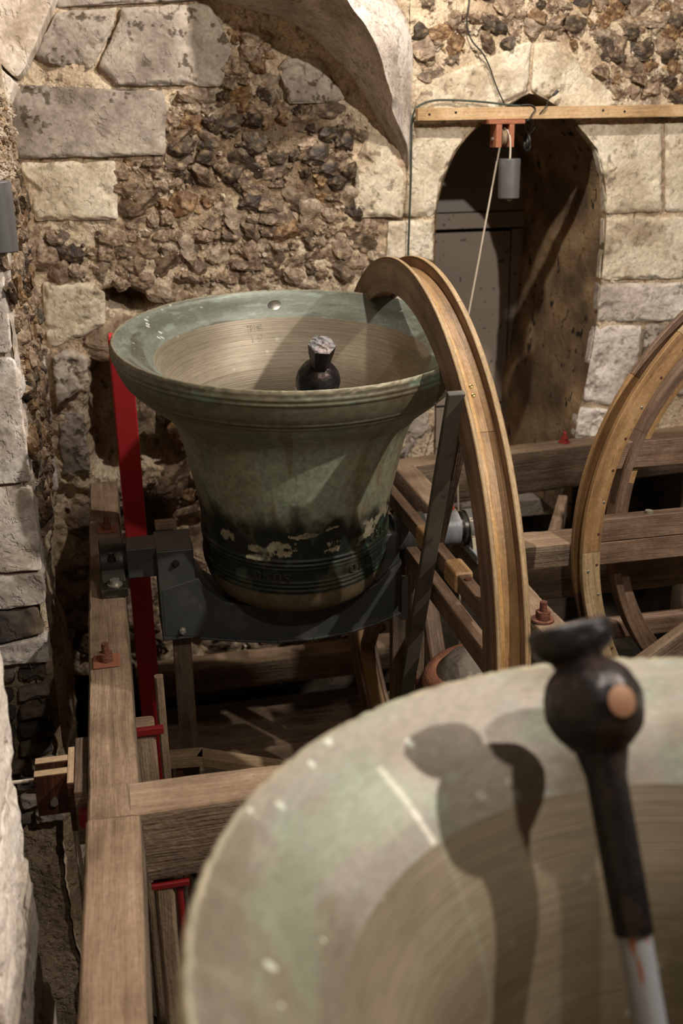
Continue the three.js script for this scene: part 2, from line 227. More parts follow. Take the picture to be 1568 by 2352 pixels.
// knapped flints: a few shapes in a few colourings, shared by all
const FLINT_TONES = [
  [[0.038, 0.028, 0.02], [0.1, 0.072, 0.048], [0.26, 0.195, 0.125]],  // dark core, brown rind
  [[0.105, 0.074, 0.05], [0.2, 0.145, 0.1], [0.4, 0.31, 0.215]], // grey brown
  [[0.24, 0.18, 0.132], [0.36, 0.275, 0.203], [0.55, 0.455, 0.34]],  // pale
  [[0.15, 0.083, 0.038], [0.3, 0.185, 0.09], [0.44, 0.33, 0.2]],      // ochre
  [[0.3, 0.245, 0.19], [0.46, 0.385, 0.3], [0.61, 0.53, 0.42]],       // chalky
];
const FLINTS = FLINT_TONES.map((tone, ti) => {
  const list = [];
  for (let k = 0; k < 6; k++) {
    const r = rngOf(1000 + ti * 50 + k), cuts = [];
    for (let i = 0; i < 9; i++) { const a = r() * 6.283, z = r() * 1.8 - 0.8, q = Math.sqrt(Math.max(0, 1 - z * z)); cuts.push([V(q * Math.cos(a), q * Math.sin(a), z).normalize(), 0.4 + r() * 0.36]); }
    let g = mergeVertices(new THREE.IcosahedronGeometry(1, 4).deleteAttribute('uv').deleteAttribute('normal'), 1e-4);
    const p = g.attributes.position, col = new Float32Array(p.count * 3), v = V();
    for (let i = 0; i < p.count; i++) {
      v.fromBufferAttribute(p, i).normalize(); let d = 0.95;
      for (const [n, h] of cuts) { const c = v.dot(n); if (c > 0.05) d = Math.min(d, h / c); }
      const big = fbm(v.x * 1.3 + k * 9 + ti, v.y * 1.3, v.z * 1.3, 2), fine = fbm(v.x * 5 + k, v.y * 5 + ti, v.z * 5, 3);
      d = Math.max(0.3, d * (1.22 + 0.75 * big + 0.2 * fine));
      p.setXYZ(i, v.x * d, v.y * d, v.z * d);
      const t = clamp(0.5 + 2.4 * fbm(v.x * 2.6 + k * 3.1, v.y * 2.6 + ti, v.z * 2.6, 4)), rind = smooth(0.06, 0.2, fbm(v.x * 2.1 - k, v.y * 2.1, v.z * 2.1 + 5, 4));
      const c = mix3(mix3(tone[0], tone[1], t), tone[2], rind * 0.9); col.set(c, i * 3);
    }
    g.setAttribute('color', new THREE.BufferAttribute(col, 3)); g = toCreasedNormals(g, 0.42);
    const q = g.attributes.position, uv = new Float32Array(q.count * 2); for (let i = 0; i < q.count; i++) { uv[i * 2] = q.getX(i) * 0.13 + k * 0.2; uv[i * 2 + 1] = q.getY(i) * 0.13 + q.getZ(i) * 0.07 + ti * 0.2; } g.setAttribute('uv', new THREE.BufferAttribute(uv, 2));
    list.push(g);
  }
  return list;
});
const CHIP = (() => {
  const r = rngOf(321), cuts = []; for (let i = 0; i < 8; i++) { const a = r() * 6.283, z = r() * 2 - 1, q = Math.sqrt(1 - z * z); cuts.push([V(q * Math.cos(a), q * Math.sin(a), z), 0.35 + r() * 0.35]); }
  const g = new THREE.IcosahedronGeometry(1, 2).deleteAttribute('uv'), p = g.attributes.position, v = V();
  for (let i = 0; i < p.count; i++) { v.fromBufferAttribute(p, i).normalize(); let d = 0.9; for (const [n, h] of cuts) { const c = v.dot(n); if (c > 0.05) d = Math.min(d, h / c); } d *= 1.2 + 0.7 * n3(v.x * 1.9, v.y * 1.9, v.z * 1.9); p.setXYZ(i, v.x * d, v.y * d * 0.7, v.z * d); }
  g.computeVertexNormals(); g.setAttribute('uv', new THREE.BufferAttribute(new Float32Array(p.count * 2), 2)); return g;
})();
M.chip = std({ color: 0xffffff, roughness: 0.8 });
// lays flints in rough courses inside poly; frame turns wall coordinates (x, y, out) into the wall's own axes
function layFlints(wall, poly, opt) {
  const r = rngOf(opt.seed), xs = poly.map((p) => p[0]), ys = poly.map((p) => p[1]), x0 = Math.min(...xs), x1 = Math.max(...xs), y1 = Math.max(...ys), size = opt.size ?? 1; let count = 0;
  const chips = [];
  for (let y = Math.min(...ys); y < y1;) {
    const rowH = (0.046 + r() * 0.03) * size; let x = x0 - r() * 0.05;
    while (x < x1) {
      const w = (0.045 + Math.pow(r(), 1.6) * 0.085) * size, h = Math.min(w * (0.62 + r() * 0.4), rowH * 1.25), cx = x + w / 2 + (r() - 0.5) * 0.012, cy = y + rowH / 2 + (r() - 0.5) * 0.02 + 0.02 * n3(x * 3, y * 3, 4); x += w * (0.93 + r() * 0.2);
      const din = depthIn(poly, cx, cy), t0 = r(), t1 = r(), t2 = r(), t3 = r(), t4 = r(), t5 = r();
      if (din < 0.012 || (opt.skip && opt.skip(cx, cy)) || t5 < (opt.gap ?? 0.08)) continue;
      const mode = opt.tone(cx, cy); let ti = 0, acc = 0; for (; ti < 4; ti++) { acc += mode[ti]; if (t0 < acc) break; }
      if (count < 300) {
        const m = shadows(new THREE.Mesh(FLINTS[ti][Math.floor(t1 * 6)], M.flint)); m.name = 'flint'; count++;
        m.position.set(...opt.frame(cx, cy, (t2 - 0.95) * 0.018 + (opt.base ? opt.base(cx, cy) : 0)));
        m.scale.set(w * 0.68, h * 0.7, 0.019 + t3 * 0.018); m.rotation.set((t4 - 0.5) * 0.7, (opt.yaw ?? 0) + (t2 - 0.5) * 0.7, (t1 - 0.5) * 0.9); wall.add(m);
      }
      for (let k = 0; k < 3; k++) chips.push([cx + (r() - 0.5) * w * 1.5, cy + (r() - 0.5) * rowH * 1.5, 0.005 + r() * 0.011, ti, r()]);
    }
    y += rowH * 0.94;
  }
  const ok = chips.filter((c) => inside(poly, c[0], c[1]) && !(opt.skip && opt.skip(c[0], c[1]))), im = new THREE.InstancedMesh(CHIP, M.chip, ok.length), m4 = new THREE.Matrix4(), c3 = new THREE.Color();
  ok.forEach(([x, y, s, ti, q], i) => { const tn = FLINT_TONES[ti], c = mix3(tn[1], tn[2], q); m4.makeRotationFromEuler(new THREE.Euler(q * 6, q * 17, q * 29)); m4.scale(V(s * 1.3, s, s)); m4.setPosition(...opt.frame(x, y, -0.002 + (opt.base ? opt.base(x, y) : 0))); im.setMatrixAt(i, m4); im.setColorAt(i, c3.setRGB(...c)); });
  im.name = 'flint_chips'; im.userData.kind = 'stuff'; shadows(im); wall.add(im);
}
// a rough wall surface: grid in wall coordinates (a, b), height(a, b) out of the wall, left out where hole(a, b)
function wallGrid(a0, a1, b0, b1, step, height, frame, hole, tint, snap) {
  const na = Math.ceil((a1 - a0) / step), nb = Math.ceil((b1 - b0) / step), pos = [], uv = [], col = [], idx = [];
  for (let j = 0; j <= nb; j++) for (let i = 0; i <= na; i++) { let a = lerp(a0, a1, i / na), b = lerp(b0, b1, j / nb); if (snap && Math.abs(depthIn(snap, a, b)) < step * 0.75) [a, b] = nearestOn(snap, a, b); pos.push(...frame(a, b, height(a, b))); uv.push(a, b); col.push(...(tint ? tint(a, b) : [1, 1, 1])); }
  for (let j = 0; j < nb; j++) for (let i = 0; i < na; i++) { if (hole && hole(lerp(a0, a1, (i + 0.5) / na), lerp(b0, b1, (j + 0.5) / nb))) continue; const k = j * (na + 1) + i, l = k + na + 1; idx.push(k, k + 1, l, k + 1, l + 1, l); }
  const g = new THREE.BufferGeometry(); g.setAttribute('position', new THREE.Float32BufferAttribute(pos, 3)); g.setAttribute('uv', new THREE.Float32BufferAttribute(uv, 2)); g.setAttribute('color', new THREE.Float32BufferAttribute(col, 3)); g.setIndex(idx); g.computeVertexNormals(); return g;
}

// ------------------------------------------------------------------ back wall and doorway wall
const ZW = -4.85;
const frameBack = (x, y, h) => [x, y, ZW + h];
const OPENING = [[1.50, -0.46], [1.505, 0.153], [1.491, 1.094], [1.52, 1.246], [1.588, 1.393], [1.688, 1.492], [1.838, 1.582], [1.925, 1.622], [2.035, 1.579], [2.168, 1.476], [2.26, 1.38], [2.314, 1.225], [2.33, 1.067], [2.329, 0.866], [2.321, 0.66], [2.302, 0.448], [2.27, 0.232], [2.244, 0.1], [2.24, -0.46]];
const FLINT_BACK = [[0.298, 1.38], [0.32, 1.645], [0.544, 1.648], [0.604, 1.824], [0.546, 1.948], [0.625, 1.915], [0.707, 1.915], [0.792, 1.748], [0.814, 1.579], [1.091, 1.581], [1.178, 1.491], [1.12, 1.366], [1.109, 1.093], [1.256, 1.073], [1.262, 0.909], [1.204, 0.833], [0.878, 0.805], [0.6, 0.798], [0.368, 0.822], [0.25, 0.78], [0.011, 0.857], [-0.261, 0.897], [-0.263, 1.124], [0.086, 1.121], [0.106, 1.366]];
const FLINT_DOOR = [[1.381, 2.126], [2.77, 2.142], [2.843, 1.484], [2.599, 1.492], [2.375, 1.566], [2.185, 1.705], [2.127, 1.79], [1.939, 1.844], [1.463, 1.687], [1.394, 1.587], [1.393, 1.789]];
const FLINT_LOW = [[-0.144, -0.018], [-0.101, 0.5], [-0.013, 0.688], [0.249, 0.761], [0.756, 0.736], [1.25, 0.585], [1.3, 0.22], [1.3, -0.055], [1.3, -0.98], [0.026, -0.98], [-0.26, -0.98], [-0.26, -0.1]];
const DARK_CORE = [[0.528, 1.622], [0.789, 1.654], [1.091, 1.528], [1.086, 1.164], [0.694, 1.157], [0.357, 1.24], [0.315, 1.435]];
const HOLES = [[[-0.01, 0.826], [0.086, 0.854], [0.234, 0.823], [0.234, 0.761], [0.094, 0.726], [-0.006, 0.764]], [[-0.108, 0.469], [-0.071, 0.565], [0.01, 0.58], [0.026, 0.481], [0.076, 0.256], [0.326, 0.155], [0.316, -0.014], [0.099, 0.046], [-0.044, -0.005], [-0.132, 0.002], [-0.137, 0.271]], [[0.05, -0.1], [0.2, -0.12], [0.22, -0.5], [0.02, -0.55]]];
const inHole = (x, y) => HOLES.some((h) => depthIn(h, x, y) > -0.01);
const lumps = (x, y) => 0.03 * (0.42 - Math.abs(fbm(x * 8, y * 10, 4.4, 4)) * 2.2) * 0.5 + 0.012 * fbm(x * 30, y * 34, 8.3, 3);
const heightBack = (x, y) => {
  let h = 0.022 * fbm(x * 4, y * 4, 0.3, 5) + 0.01 * fbm(x * 24, y * 24, 1.3, 3) - 0.01 + lumps(x, y);
  for (const q of HOLES) h -= 0.30 * smooth(-0.015, 0.045, depthIn(q, x, y) + 0.03 * fbm(x * 14, y * 14, 6, 3));
  if (y < 0.6) h += 0.05 * fbm(x * 6, y * 6, 3.3, 4);
  return h;
};
const heightSmooth = (x, y) => 0.014 * fbm(x * 4, y * 4, 2.3, 4) + 0.005 * fbm(x * 24, y * 24, 1.3, 3) - 0.004 + lumps(x, y) * smooth(-0.05, 0.03, depthIn(FLINT_DOOR, x, y));
const dirt = (x, y) => { const d = smooth(-0.06, 0.08, depthIn(DARK_CORE, x, y) + 0.14 * fbm(x * 9, y * 9, 7, 4)); return [1 - 0.56 * d, 1 - 0.6 * d, 1 - 0.64 * d]; };
const wallBack = structure('wall_back', wallGrid(-0.75, 1.37, -1.02, 3.3, 0.012, heightBack, frameBack, null, dirt), M.mortar);
const wallDoor = structure('wall_doorway', wallGrid(1.37, 4.6, -0.22, 3.3, 0.015, heightSmooth, frameBack, (x, y) => depthIn(OPENING, x, y) > 0, null, OPENING), M.mortar);
{ // the passage through the doorway wall: rough plaster reveals 1.05 m deep
  const pos = [], uv = [], idx = [], N = 130, K = 34, len = OPENING.length, pts = [];
  const curve = new THREE.CatmullRomCurve3(OPENING.map(([x, y]) => V(x, y, 0)), false, 'centripetal'); for (let i = 0; i <= N; i++) pts.push(curve.getPointAt(i / N));
  for (let k = 0; k <= K; k++) for (let i = 0; i <= N; i++) { const p = pts[i], z = 0.012 - (k / K) * 1.12, c = V(1.92, 0.7, 0).sub(p).normalize(), d = k < 2 ? 0.004 : 0.022 * fbm(p.x * 6, p.y * 6, z * 6, 4) + 0.006; pos.push(p.x + c.x * d, p.y + c.y * d, ZW + z); uv.push(z * 1.0, (i / N) * 4.6); }
  for (let k = 0; k < K; k++) for (let i = 0; i < N; i++) { const a = k * (N + 1) + i, b = a + N + 1; idx.push(a, b, a + 1, a + 1, b, b + 1); }
  const g = new THREE.BufferGeometry(); g.setAttribute('position', new THREE.Float32BufferAttribute(pos, 3)); g.setAttribute('uv', new THREE.Float32BufferAttribute(uv, 2)); g.setIndex(idx); g.computeVertexNormals();
  const m = part('reveal', g, M.plasterDirty, wallDoor, 'dark blotched plaster reveal of the arched doorway');
  m.material.side = THREE.DoubleSide;
  part('sill', boxAt(1.4, 2.4, -0.56, -0.46, -5.98, -5.25, 0.01), M.stoneGrey, wallDoor);
}
const G = M.stoneGrey, C = M.stoneCream, P = M.stonePale;
const ASHLAR_BACK = [
  [G, [[-0.101, 1.946], [0.142, 1.96], [0.127, 1.895], [0.035, 1.746], [-0.002, 1.721], [-0.182, 1.76], [-0.207, 1.779]]],
  [G, [[0.15, 1.96], [0.527, 1.978], [0.538, 1.936], [0.592, 1.836], [0.599, 1.76], [0.546, 1.657], [0.117, 1.666], [0.043, 1.737], [0.14, 1.903]]],
  [G, [[-0.085, 2.076], [0.256, 2.095], [0.517, 2.098], [0.525, 1.989], [0.151, 1.971], [-0.097, 1.957]]],
  [G, [[-0.277, 1.677], [0.124, 1.654], [0.31, 1.647], [0.314, 1.573], [0.298, 1.389], [-0.31, 1.386], [-0.34, 1.521], [-0.297, 1.656]]],
  [C, [[-0.312, 1.376], [0.088, 1.376], [0.082, 1.132], [-0.267, 1.135], [-0.295, 1.288]]],
  [G, [[0.789, 1.739], [0.823, 1.767], [0.967, 1.775], [1.08, 1.607], [1.029, 1.589], [0.826, 1.584]]],
  [C, [[1.183, 1.491], [1.261, 1.45], [1.349, 1.297], [1.338, 1.101], [1.11, 1.102], [1.119, 1.33]]],
  [C, [[-0.267, 0.885], [-0.049, 0.872], [-0.001, 0.825], [-0.013, 0.695], [-0.113, 0.643], [-0.27, 0.592], [-0.277, 0.737]]],
  [G, [[-0.266, 0.306], [-0.142, 0.297], [-0.142, 0.02], [-0.273, -0.001]]],
  [G, [[-0.261, 0.57], [-0.172, 0.594], [-0.101, 0.551], [-0.112, 0.434], [-0.264, 0.325]]],
  [C, [[1.267, 1.09], [1.481, 1.09], [1.488, 0.902], [1.256, 0.908]]],
  [C, [[1.256, 0.9], [1.488, 0.894], [1.497, 0.581], [1.344, 0.62], [1.25, 0.735]]],
  [G, [[1.335, 0.192], [1.465, 0.237], [1.478, 0.106], [1.347, -0.049], [1.292, -0.022]]],
  [P, [[1.34, 0.57], [1.5, 0.57], [1.5, 0.26], [1.36, 0.21]]],
];
const ASHLAR_DOOR = [
  [C, [[1.38, 1.488], [1.661, 1.491], [1.586, 1.393], [1.513, 1.247], [1.485, 1.096], [1.346, 1.101], [1.361, 1.288]]],
  [C, [[1.461, 1.681], [1.923, 1.839], [1.928, 1.818], [1.913, 1.629], [1.807, 1.572], [1.721, 1.497], [1.399, 1.499], [1.389, 1.584], [1.422, 1.637]]],
  [C, [[1.936, 1.825], [2.029, 1.835], [2.127, 1.782], [2.176, 1.699], [2.353, 1.614], [2.367, 1.57], [2.158, 1.491], [2.07, 1.551], [1.925, 1.633]]],
  [C, [[2.152, 1.487], [2.577, 1.488], [2.622, 1.084], [2.322, 1.081], [2.307, 1.226], [2.255, 1.38]]],
  [C, [[2.593, 1.488], [2.831, 1.488], [2.878, 1.076], [2.631, 1.083]]],
  [C, [[2.323, 1.071], [2.879, 1.059], [2.913, 0.761], [2.315, 0.777], [2.322, 0.929]]],
  [P, [[2.311, 0.767], [2.915, 0.744], [2.937, 0.551], [2.318, 0.575], [2.31, 0.663]]],
  [P, [[2.307, 0.565], [2.561, 0.551], [2.553, 0.372], [2.435, 0.148], [2.269, 0.182], [2.289, 0.431]]],
  [G, [[2.572, 0.555], [2.938, 0.536], [2.977, 0.19], [2.466, 0.146], [2.566, 0.361]]],
  [P, [[2.254, 0.16], [2.455, 0.135], [2.467, -0.024], [2.234, -0.007], [2.234, 0.106]]],
];
const ashlar = (wall, list, seed) => list.forEach(([m, poly], i) => { const g = blockGeo(poly, m === C ? 0.013 : 0.018, 0.04, seed + i * 1.7, m === C ? 0.006 : 0.011); part('ashlar_block', g.translate(0, 0, ZW), m, wall); });
ashlar(wallBack, ASHLAR_BACK, 1); ashlar(wallDoor, ASHLAR_DOOR, 61);
layFlints(wallBack, FLINT_BACK, { seed: 5, frame: frameBack, skip: inHole, base: (x, y) => heightBack(x, y) * 0.5 + 0.004, gap: 0.14,
  tone: (x, y) => (depthIn(DARK_CORE, x, y) + 0.1 * fbm(x * 9, y * 9, 7, 3) > 0 ? [0.5, 0.3, 0.05, 0.13, 0.02] : [0.05, 0.2, 0.42, 0.05, 0.28]) });
{ const low = new THREE.Group(); low.name = 'rubble'; wallBack.add(low);
  layFlints(low, FLINT_LOW, { seed: 15, frame: frameBack, skip: (x, y) => inHole(x, y) || ASHLAR_BACK.some(([, p]) => inside(p, x, y)), base: (x, y) => heightBack(x, y) + 0.012, size: 1.7, gap: 0.12, tone: () => [0.12, 0.28, 0.3, 0.08, 0.22] }); }
layFlints(wallDoor, FLINT_DOOR, { seed: 25, frame: frameBack, base: () => 0.002, gap: 0.16, size: 0.92, tone: () => [0.2, 0.24, 0.2, 0.18, 0.18] });

// ------------------------------------------------------------------ vault: right-hand rib with its shaded soffit, left-hand springer
{
  const back = [[0.4, 2.1], [0.566, 1.988], [0.702, 1.95], [0.84, 1.911], [0.963, 1.837], [1.033, 1.767], [1.093, 1.716], [1.129, 1.67], [1.198, 1.571], [1.227, 1.517], [1.266, 1.461], [1.328, 1.367], [1.356, 1.32]];
  const front = [[0.769, 2.162, -4.27], [0.915, 2.022, -4.321], [0.972, 1.972, -4.372], [1.015, 1.925, -4.422], [1.079, 1.867, -4.472], [1.135, 1.799, -4.52], [1.172, 1.743, -4.569], [1.205, 1.669, -4.616], [1.238, 1.611, -4.663], [1.254, 1.556, -4.708], [1.301, 1.479, -4.752], [1.342, 1.413, -4.794], [1.36, 1.322, -4.83]];
  const outer = [[1.2, 2.14], [1.25, 2.06], [1.264, 2.041], [1.295, 1.992], [1.343, 1.923], [1.374, 1.836], [1.379, 1.731], [1.376, 1.642], [1.375, 1.56], [1.375, 1.47], [1.371, 1.397], [1.368, 1.36], [1.364, 1.318]];
  const cv = (l, z) => new THREE.CatmullRomCurve3(l.map((p) => V(p[0], p[1], p[2] ?? z)));
  const sheet = (A, B, s, flip) => { const N = 90, K = 16, pos = [], uv = [], idx = []; for (let i = 0; i <= N; i++) for (let k = 0; k <= K; k++) { const a = A.getPoint(i / N), b = B.getPoint(i / N), p = a.lerp(b, k / K), d = k === 0 || k === K ? 0.004 : 0.012; pos.push(p.x + d * fbm(p.x * 12, p.y * 12, p.z * 12 + s, 4), p.y + d * fbm(p.y * 12, p.z * 12, p.x * 12 + s, 4), p.z + 0.5 * d * fbm(p.z * 9, p.x * 9, p.y * 9, 3)); uv.push((i / N) * 1.3 + s, (k / K) * 0.6); } for (let i = 0; i < N; i++) for (let k = 0; k < K; k++) { const a = i * (K + 1) + k, b = a + K + 1; flip ? idx.push(a, b, a + 1, a + 1, b, b + 1) : idx.push(a, a + 1, b, a + 1, b + 1, b); } const g = new THREE.BufferGeometry(); g.setAttribute('position', new THREE.Float32BufferAttribute(pos, 3)); g.setAttribute('uv', new THREE.Float32BufferAttribute(uv, 2)); g.setIndex(idx); g.computeVertexNormals(); return g; };
  const rib = structure('arch_rib', sheet(cv(front), cv(outer, -4.84), 0.3, true), M.stonePaleTwo = P.clone()); rib.material.side = THREE.DoubleSide;
  part('soffit', sheet(cv(back, -4.86), cv(front), 0.8, true), rib.material, rib);
  // the vault web closing the top of the rib back to the wall
  part('web', sheet(new THREE.LineCurve3(V(0.769, 2.162, -4.27), V(0.4, 2.1, -4.86)), new THREE.LineCurve3(V(1.2, 2.14, -4.84), V(0.9, 2.12, -4.9)), 0.1, false), rib.material, rib);
  const springer = structure('arch_springer', null);
  const st = (poly, seed) => part('voussoir', blockGeo(poly, 0.1, 0.16, seed, 0.006, 110, 16, 0.3).translate(0, 0, -4.7), M.stoneBrightened, springer);
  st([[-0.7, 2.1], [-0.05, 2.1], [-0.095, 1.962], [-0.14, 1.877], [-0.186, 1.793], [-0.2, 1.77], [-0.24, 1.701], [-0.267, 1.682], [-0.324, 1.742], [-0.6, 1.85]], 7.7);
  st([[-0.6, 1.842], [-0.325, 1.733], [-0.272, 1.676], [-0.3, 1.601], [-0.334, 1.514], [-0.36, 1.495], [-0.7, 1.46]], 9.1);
}
// ------------------------------------------------------------------ left wall: flint face beside the frame, a front face with bricks, a nearer pier
const XL = -0.3;
const frameLeft = (z, y, h) => [XL + h, y, -z]; // wall coordinate a = distance forward (-z)
const hLeft = (a, y) => 0.03 * fbm(a * 4, y * 4, 5.3, 5) + 0.012 * fbm(a * 20, y * 20, 2.1, 3) - 0.01 - (y < -0.1 ? 0.03 + 0.08 * fbm(a * 5, y * 3, 8.8, 4) : 0);
const wallLeft = structure('wall_left', wallGrid(3.5, 4.9, -2.1, 3.3, 0.02, hLeft, (a, y, h) => frameLeft(a, y, h)), M.mortar);
layFlints(wallLeft, [[3.55, 0.12], [3.52, 1.65], [4.7, 1.62], [4.68, 0.18]], { seed: 35, frame: frameLeft, yaw: Math.PI / 2, base: () => 0.006, size: 0.95, gap: 0.08, tone: () => [0.14, 0.3, 0.32, 0.1, 0.14] });
{
  // front face (towards the camera) of the stub wall, at z = -3.5
  const ff = (x, y, h) => [x, y, -3.5 + h];
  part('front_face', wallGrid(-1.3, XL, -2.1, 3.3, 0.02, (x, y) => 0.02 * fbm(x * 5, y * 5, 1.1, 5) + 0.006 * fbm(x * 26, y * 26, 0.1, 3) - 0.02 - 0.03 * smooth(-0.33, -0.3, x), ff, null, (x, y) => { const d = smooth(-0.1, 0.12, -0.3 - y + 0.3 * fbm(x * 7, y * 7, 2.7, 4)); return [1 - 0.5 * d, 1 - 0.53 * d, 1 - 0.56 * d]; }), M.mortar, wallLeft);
  const fb = (mat, poly, seed, rough = 0.006) => part('ashlar_block', blockGeo(poly, 0.014, 0.05, seed, rough, 110, 16, 0.3).translate(0, 0, -3.5), mat, wallLeft);
  const X1 = -0.292;
  fb(M.stoneBrightened, [[-0.9, 1.42], [X1 - 0.012, 1.42], [X1 - 0.008, 0.84], [-0.9, 0.84]], 3.1); fb(M.stoneBrightened, [[-0.9, 0.83], [X1 - 0.004, 0.83], [X1, 0.41], [-0.9, 0.43]], 4.1);
  fb(M.stoneBrightened, [[-0.9, 0.42], [X1, 0.40], [X1 + 0.002, 0.1], [-0.9, 0.12]], 5.3); fb(M.stoneBrightened, [[-0.9, 1.95], [X1 - 0.03, 1.95], [X1 - 0.012, 1.43], [-0.9, 1.43]], 6.2);
  fb(P, [[-0.9, 0.11], [X1, 0.09], [X1 + 0.004, -0.02], [-0.44, -0.03], [-0.9, 0.0]], 7.4, 0.01);
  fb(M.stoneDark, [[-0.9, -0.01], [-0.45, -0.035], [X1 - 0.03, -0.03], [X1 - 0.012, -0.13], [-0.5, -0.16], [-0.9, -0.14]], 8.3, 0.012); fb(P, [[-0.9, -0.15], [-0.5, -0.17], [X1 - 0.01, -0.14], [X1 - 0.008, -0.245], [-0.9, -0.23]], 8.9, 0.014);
  // courses of dark bricks below
  const r = rngOf(77);
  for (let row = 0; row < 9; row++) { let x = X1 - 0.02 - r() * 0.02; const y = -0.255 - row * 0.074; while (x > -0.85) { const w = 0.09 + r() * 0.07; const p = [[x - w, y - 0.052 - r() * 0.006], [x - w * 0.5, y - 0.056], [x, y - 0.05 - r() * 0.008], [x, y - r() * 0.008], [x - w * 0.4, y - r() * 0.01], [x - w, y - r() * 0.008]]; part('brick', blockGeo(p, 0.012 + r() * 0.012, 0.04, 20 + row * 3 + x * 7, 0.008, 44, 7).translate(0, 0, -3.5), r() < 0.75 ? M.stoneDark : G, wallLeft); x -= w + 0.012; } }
  // quoins along the corner, seen edge-on
  for (let i = 0; i < 5; i++) part('quoin', blockGeo([[3.51, 1.62 - i * 0.32], [3.62 + 0.05 * (i % 2), 1.62 - i * 0.32], [3.62 + 0.05 * (i % 2), 1.315 - i * 0.32], [3.51, 1.315 - i * 0.32]].reverse(), 0.012, 0.03, 44 + i, 0.006, 60, 8).applyMatrix4(new THREE.Matrix4().makeBasis(V(0, 0, -1), V(0, 1, 0), V(1, 0, 0)).setPosition(XL, 0, 0)), P, wallLeft);
  for (let i = 0; i < 2; i++) part('quoin', blockGeo([[4.6, 0.62 - i * 0.31], [4.73, 0.62 - i * 0.31], [4.73, 0.32 - i * 0.31], [4.6, 0.32 - i * 0.31]].reverse(), 0.02, 0.03, 54 + i, 0.006, 60, 8).applyMatrix4(new THREE.Matrix4().makeBasis(V(0, 0, -1), V(0, 1, 0), V(1, 0, 0)).setPosition(XL, 0, 0)), P, wallLeft);
  // nearer pier
  const pier = structure('wall_pier', wallGrid(-2.6, 2.17, -2.1, 3.3, 0.02, (a, y) => hLeft(a, y) * 0.5 - 0.01 - 0.03 * smooth(2.1, 2.17, a), frameLeft), M.mortar);
  const pb = (mat, z0, z1, y0, y1, seed, out = 0.02) => part('ashlar_block', blockGeo([[z0, y1], [z1, y1], [z1, y0], [z0, y0]].reverse(), out, 0.04, seed, 0.009).applyMatrix4(new THREE.Matrix4().makeBasis(V(0, 0, -1), V(0, 1, 0), V(1, 0, 0)).setPosition(XL - 0.012, 0, 0)), mat, pier);
  pb(M.stoneBrightened, 1.55, 2.175, 0.2, 0.75, 71); pb(M.stoneBrightened, 1.6, 2.175, -0.06, 0.19, 72); pb(G, 1.5, 2.18, -0.42, -0.07, 73, 0.024); pb(M.stoneBrightened, 0.9, 1.54, -0.1, 0.4, 74); pb(M.stoneBrightened, 1.3, 2.175, 0.76, 1.2, 75); pb(G, 0.8, 2.18, -0.9, -0.43, 76, 0.035);
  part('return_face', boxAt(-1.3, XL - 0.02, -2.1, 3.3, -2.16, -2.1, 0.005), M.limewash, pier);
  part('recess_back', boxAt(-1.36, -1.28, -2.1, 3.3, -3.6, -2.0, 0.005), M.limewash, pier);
}
// ------------------------------------------------------------------ the rest of the room, so that light only comes from its lamps
structure('floor', boxAt(-1.6, 4.8, -2.2, -2.0, -6.3, 3.0, 0.002), M.floor);
structure('ceiling', boxAt(-1.6, 4.8, CEIL, CEIL + 0.2, -6.3, 3.0, 0.002), M.limewash);
structure('wall_right', boxAt(4.6, 4.8, -2.2, CEIL + 0.2, -6.3, 3.0, 0.002), M.limewash);
structure('wall_rear', boxAt(-1.6, 4.8, -2.2, CEIL + 0.2, 2.6, 2.8, 0.002), M.limewash);
structure('wall_outer_left', boxAt(-1.6, -1.4, -2.2, CEIL + 0.2, -6.3, 3.0, 0.002), M.limewash);
structure('wall_outer_back', boxAt(-1.6, 4.8, -2.2, CEIL + 0.2, -6.4, -6.2, 0.002), M.floor);
{ // door at the end of the passage
  const d = structure('door_1', null), Z = -5.88;
  part('door_leaf', boxAt(1.45, 2.255, -0.06, 0.925, Z - 0.035, Z, 0.004, 1), M.doorPaint, d);
  part('door_stile', boxAt(2.262, 2.40, -0.46, 0.935, Z - 0.03, Z + 0.004, 0.004, 1), M.doorPaint, d);
  part('top_rail', boxAt(1.42, 2.4, 0.945, 1.03, Z - 0.035, Z + 0.012, 0.004, 0), M.doorPaint, d);
  part('transom_panel', boxAt(1.42, 2.4, 1.035, 1.75, Z - 0.035, Z - 0.005, 0.004, 0), M.boardGrey, d);
  part('lower_leaf', boxAt(1.45, 2.255, -0.46, -0.075, Z - 0.035, Z, 0.004, 1), M.doorPaint, d);
  part('door_backing', boxAt(1.3, 2.5, -0.5, 1.8, Z - 0.08, Z - 0.045, 0.002), M.darkGap, d);
  part('ledge', boxAt(1.56, 1.80, 0.14, 0.2, Z + 0.002, Z + 0.05, 0.004, 0), M.freshEdge, d);
}

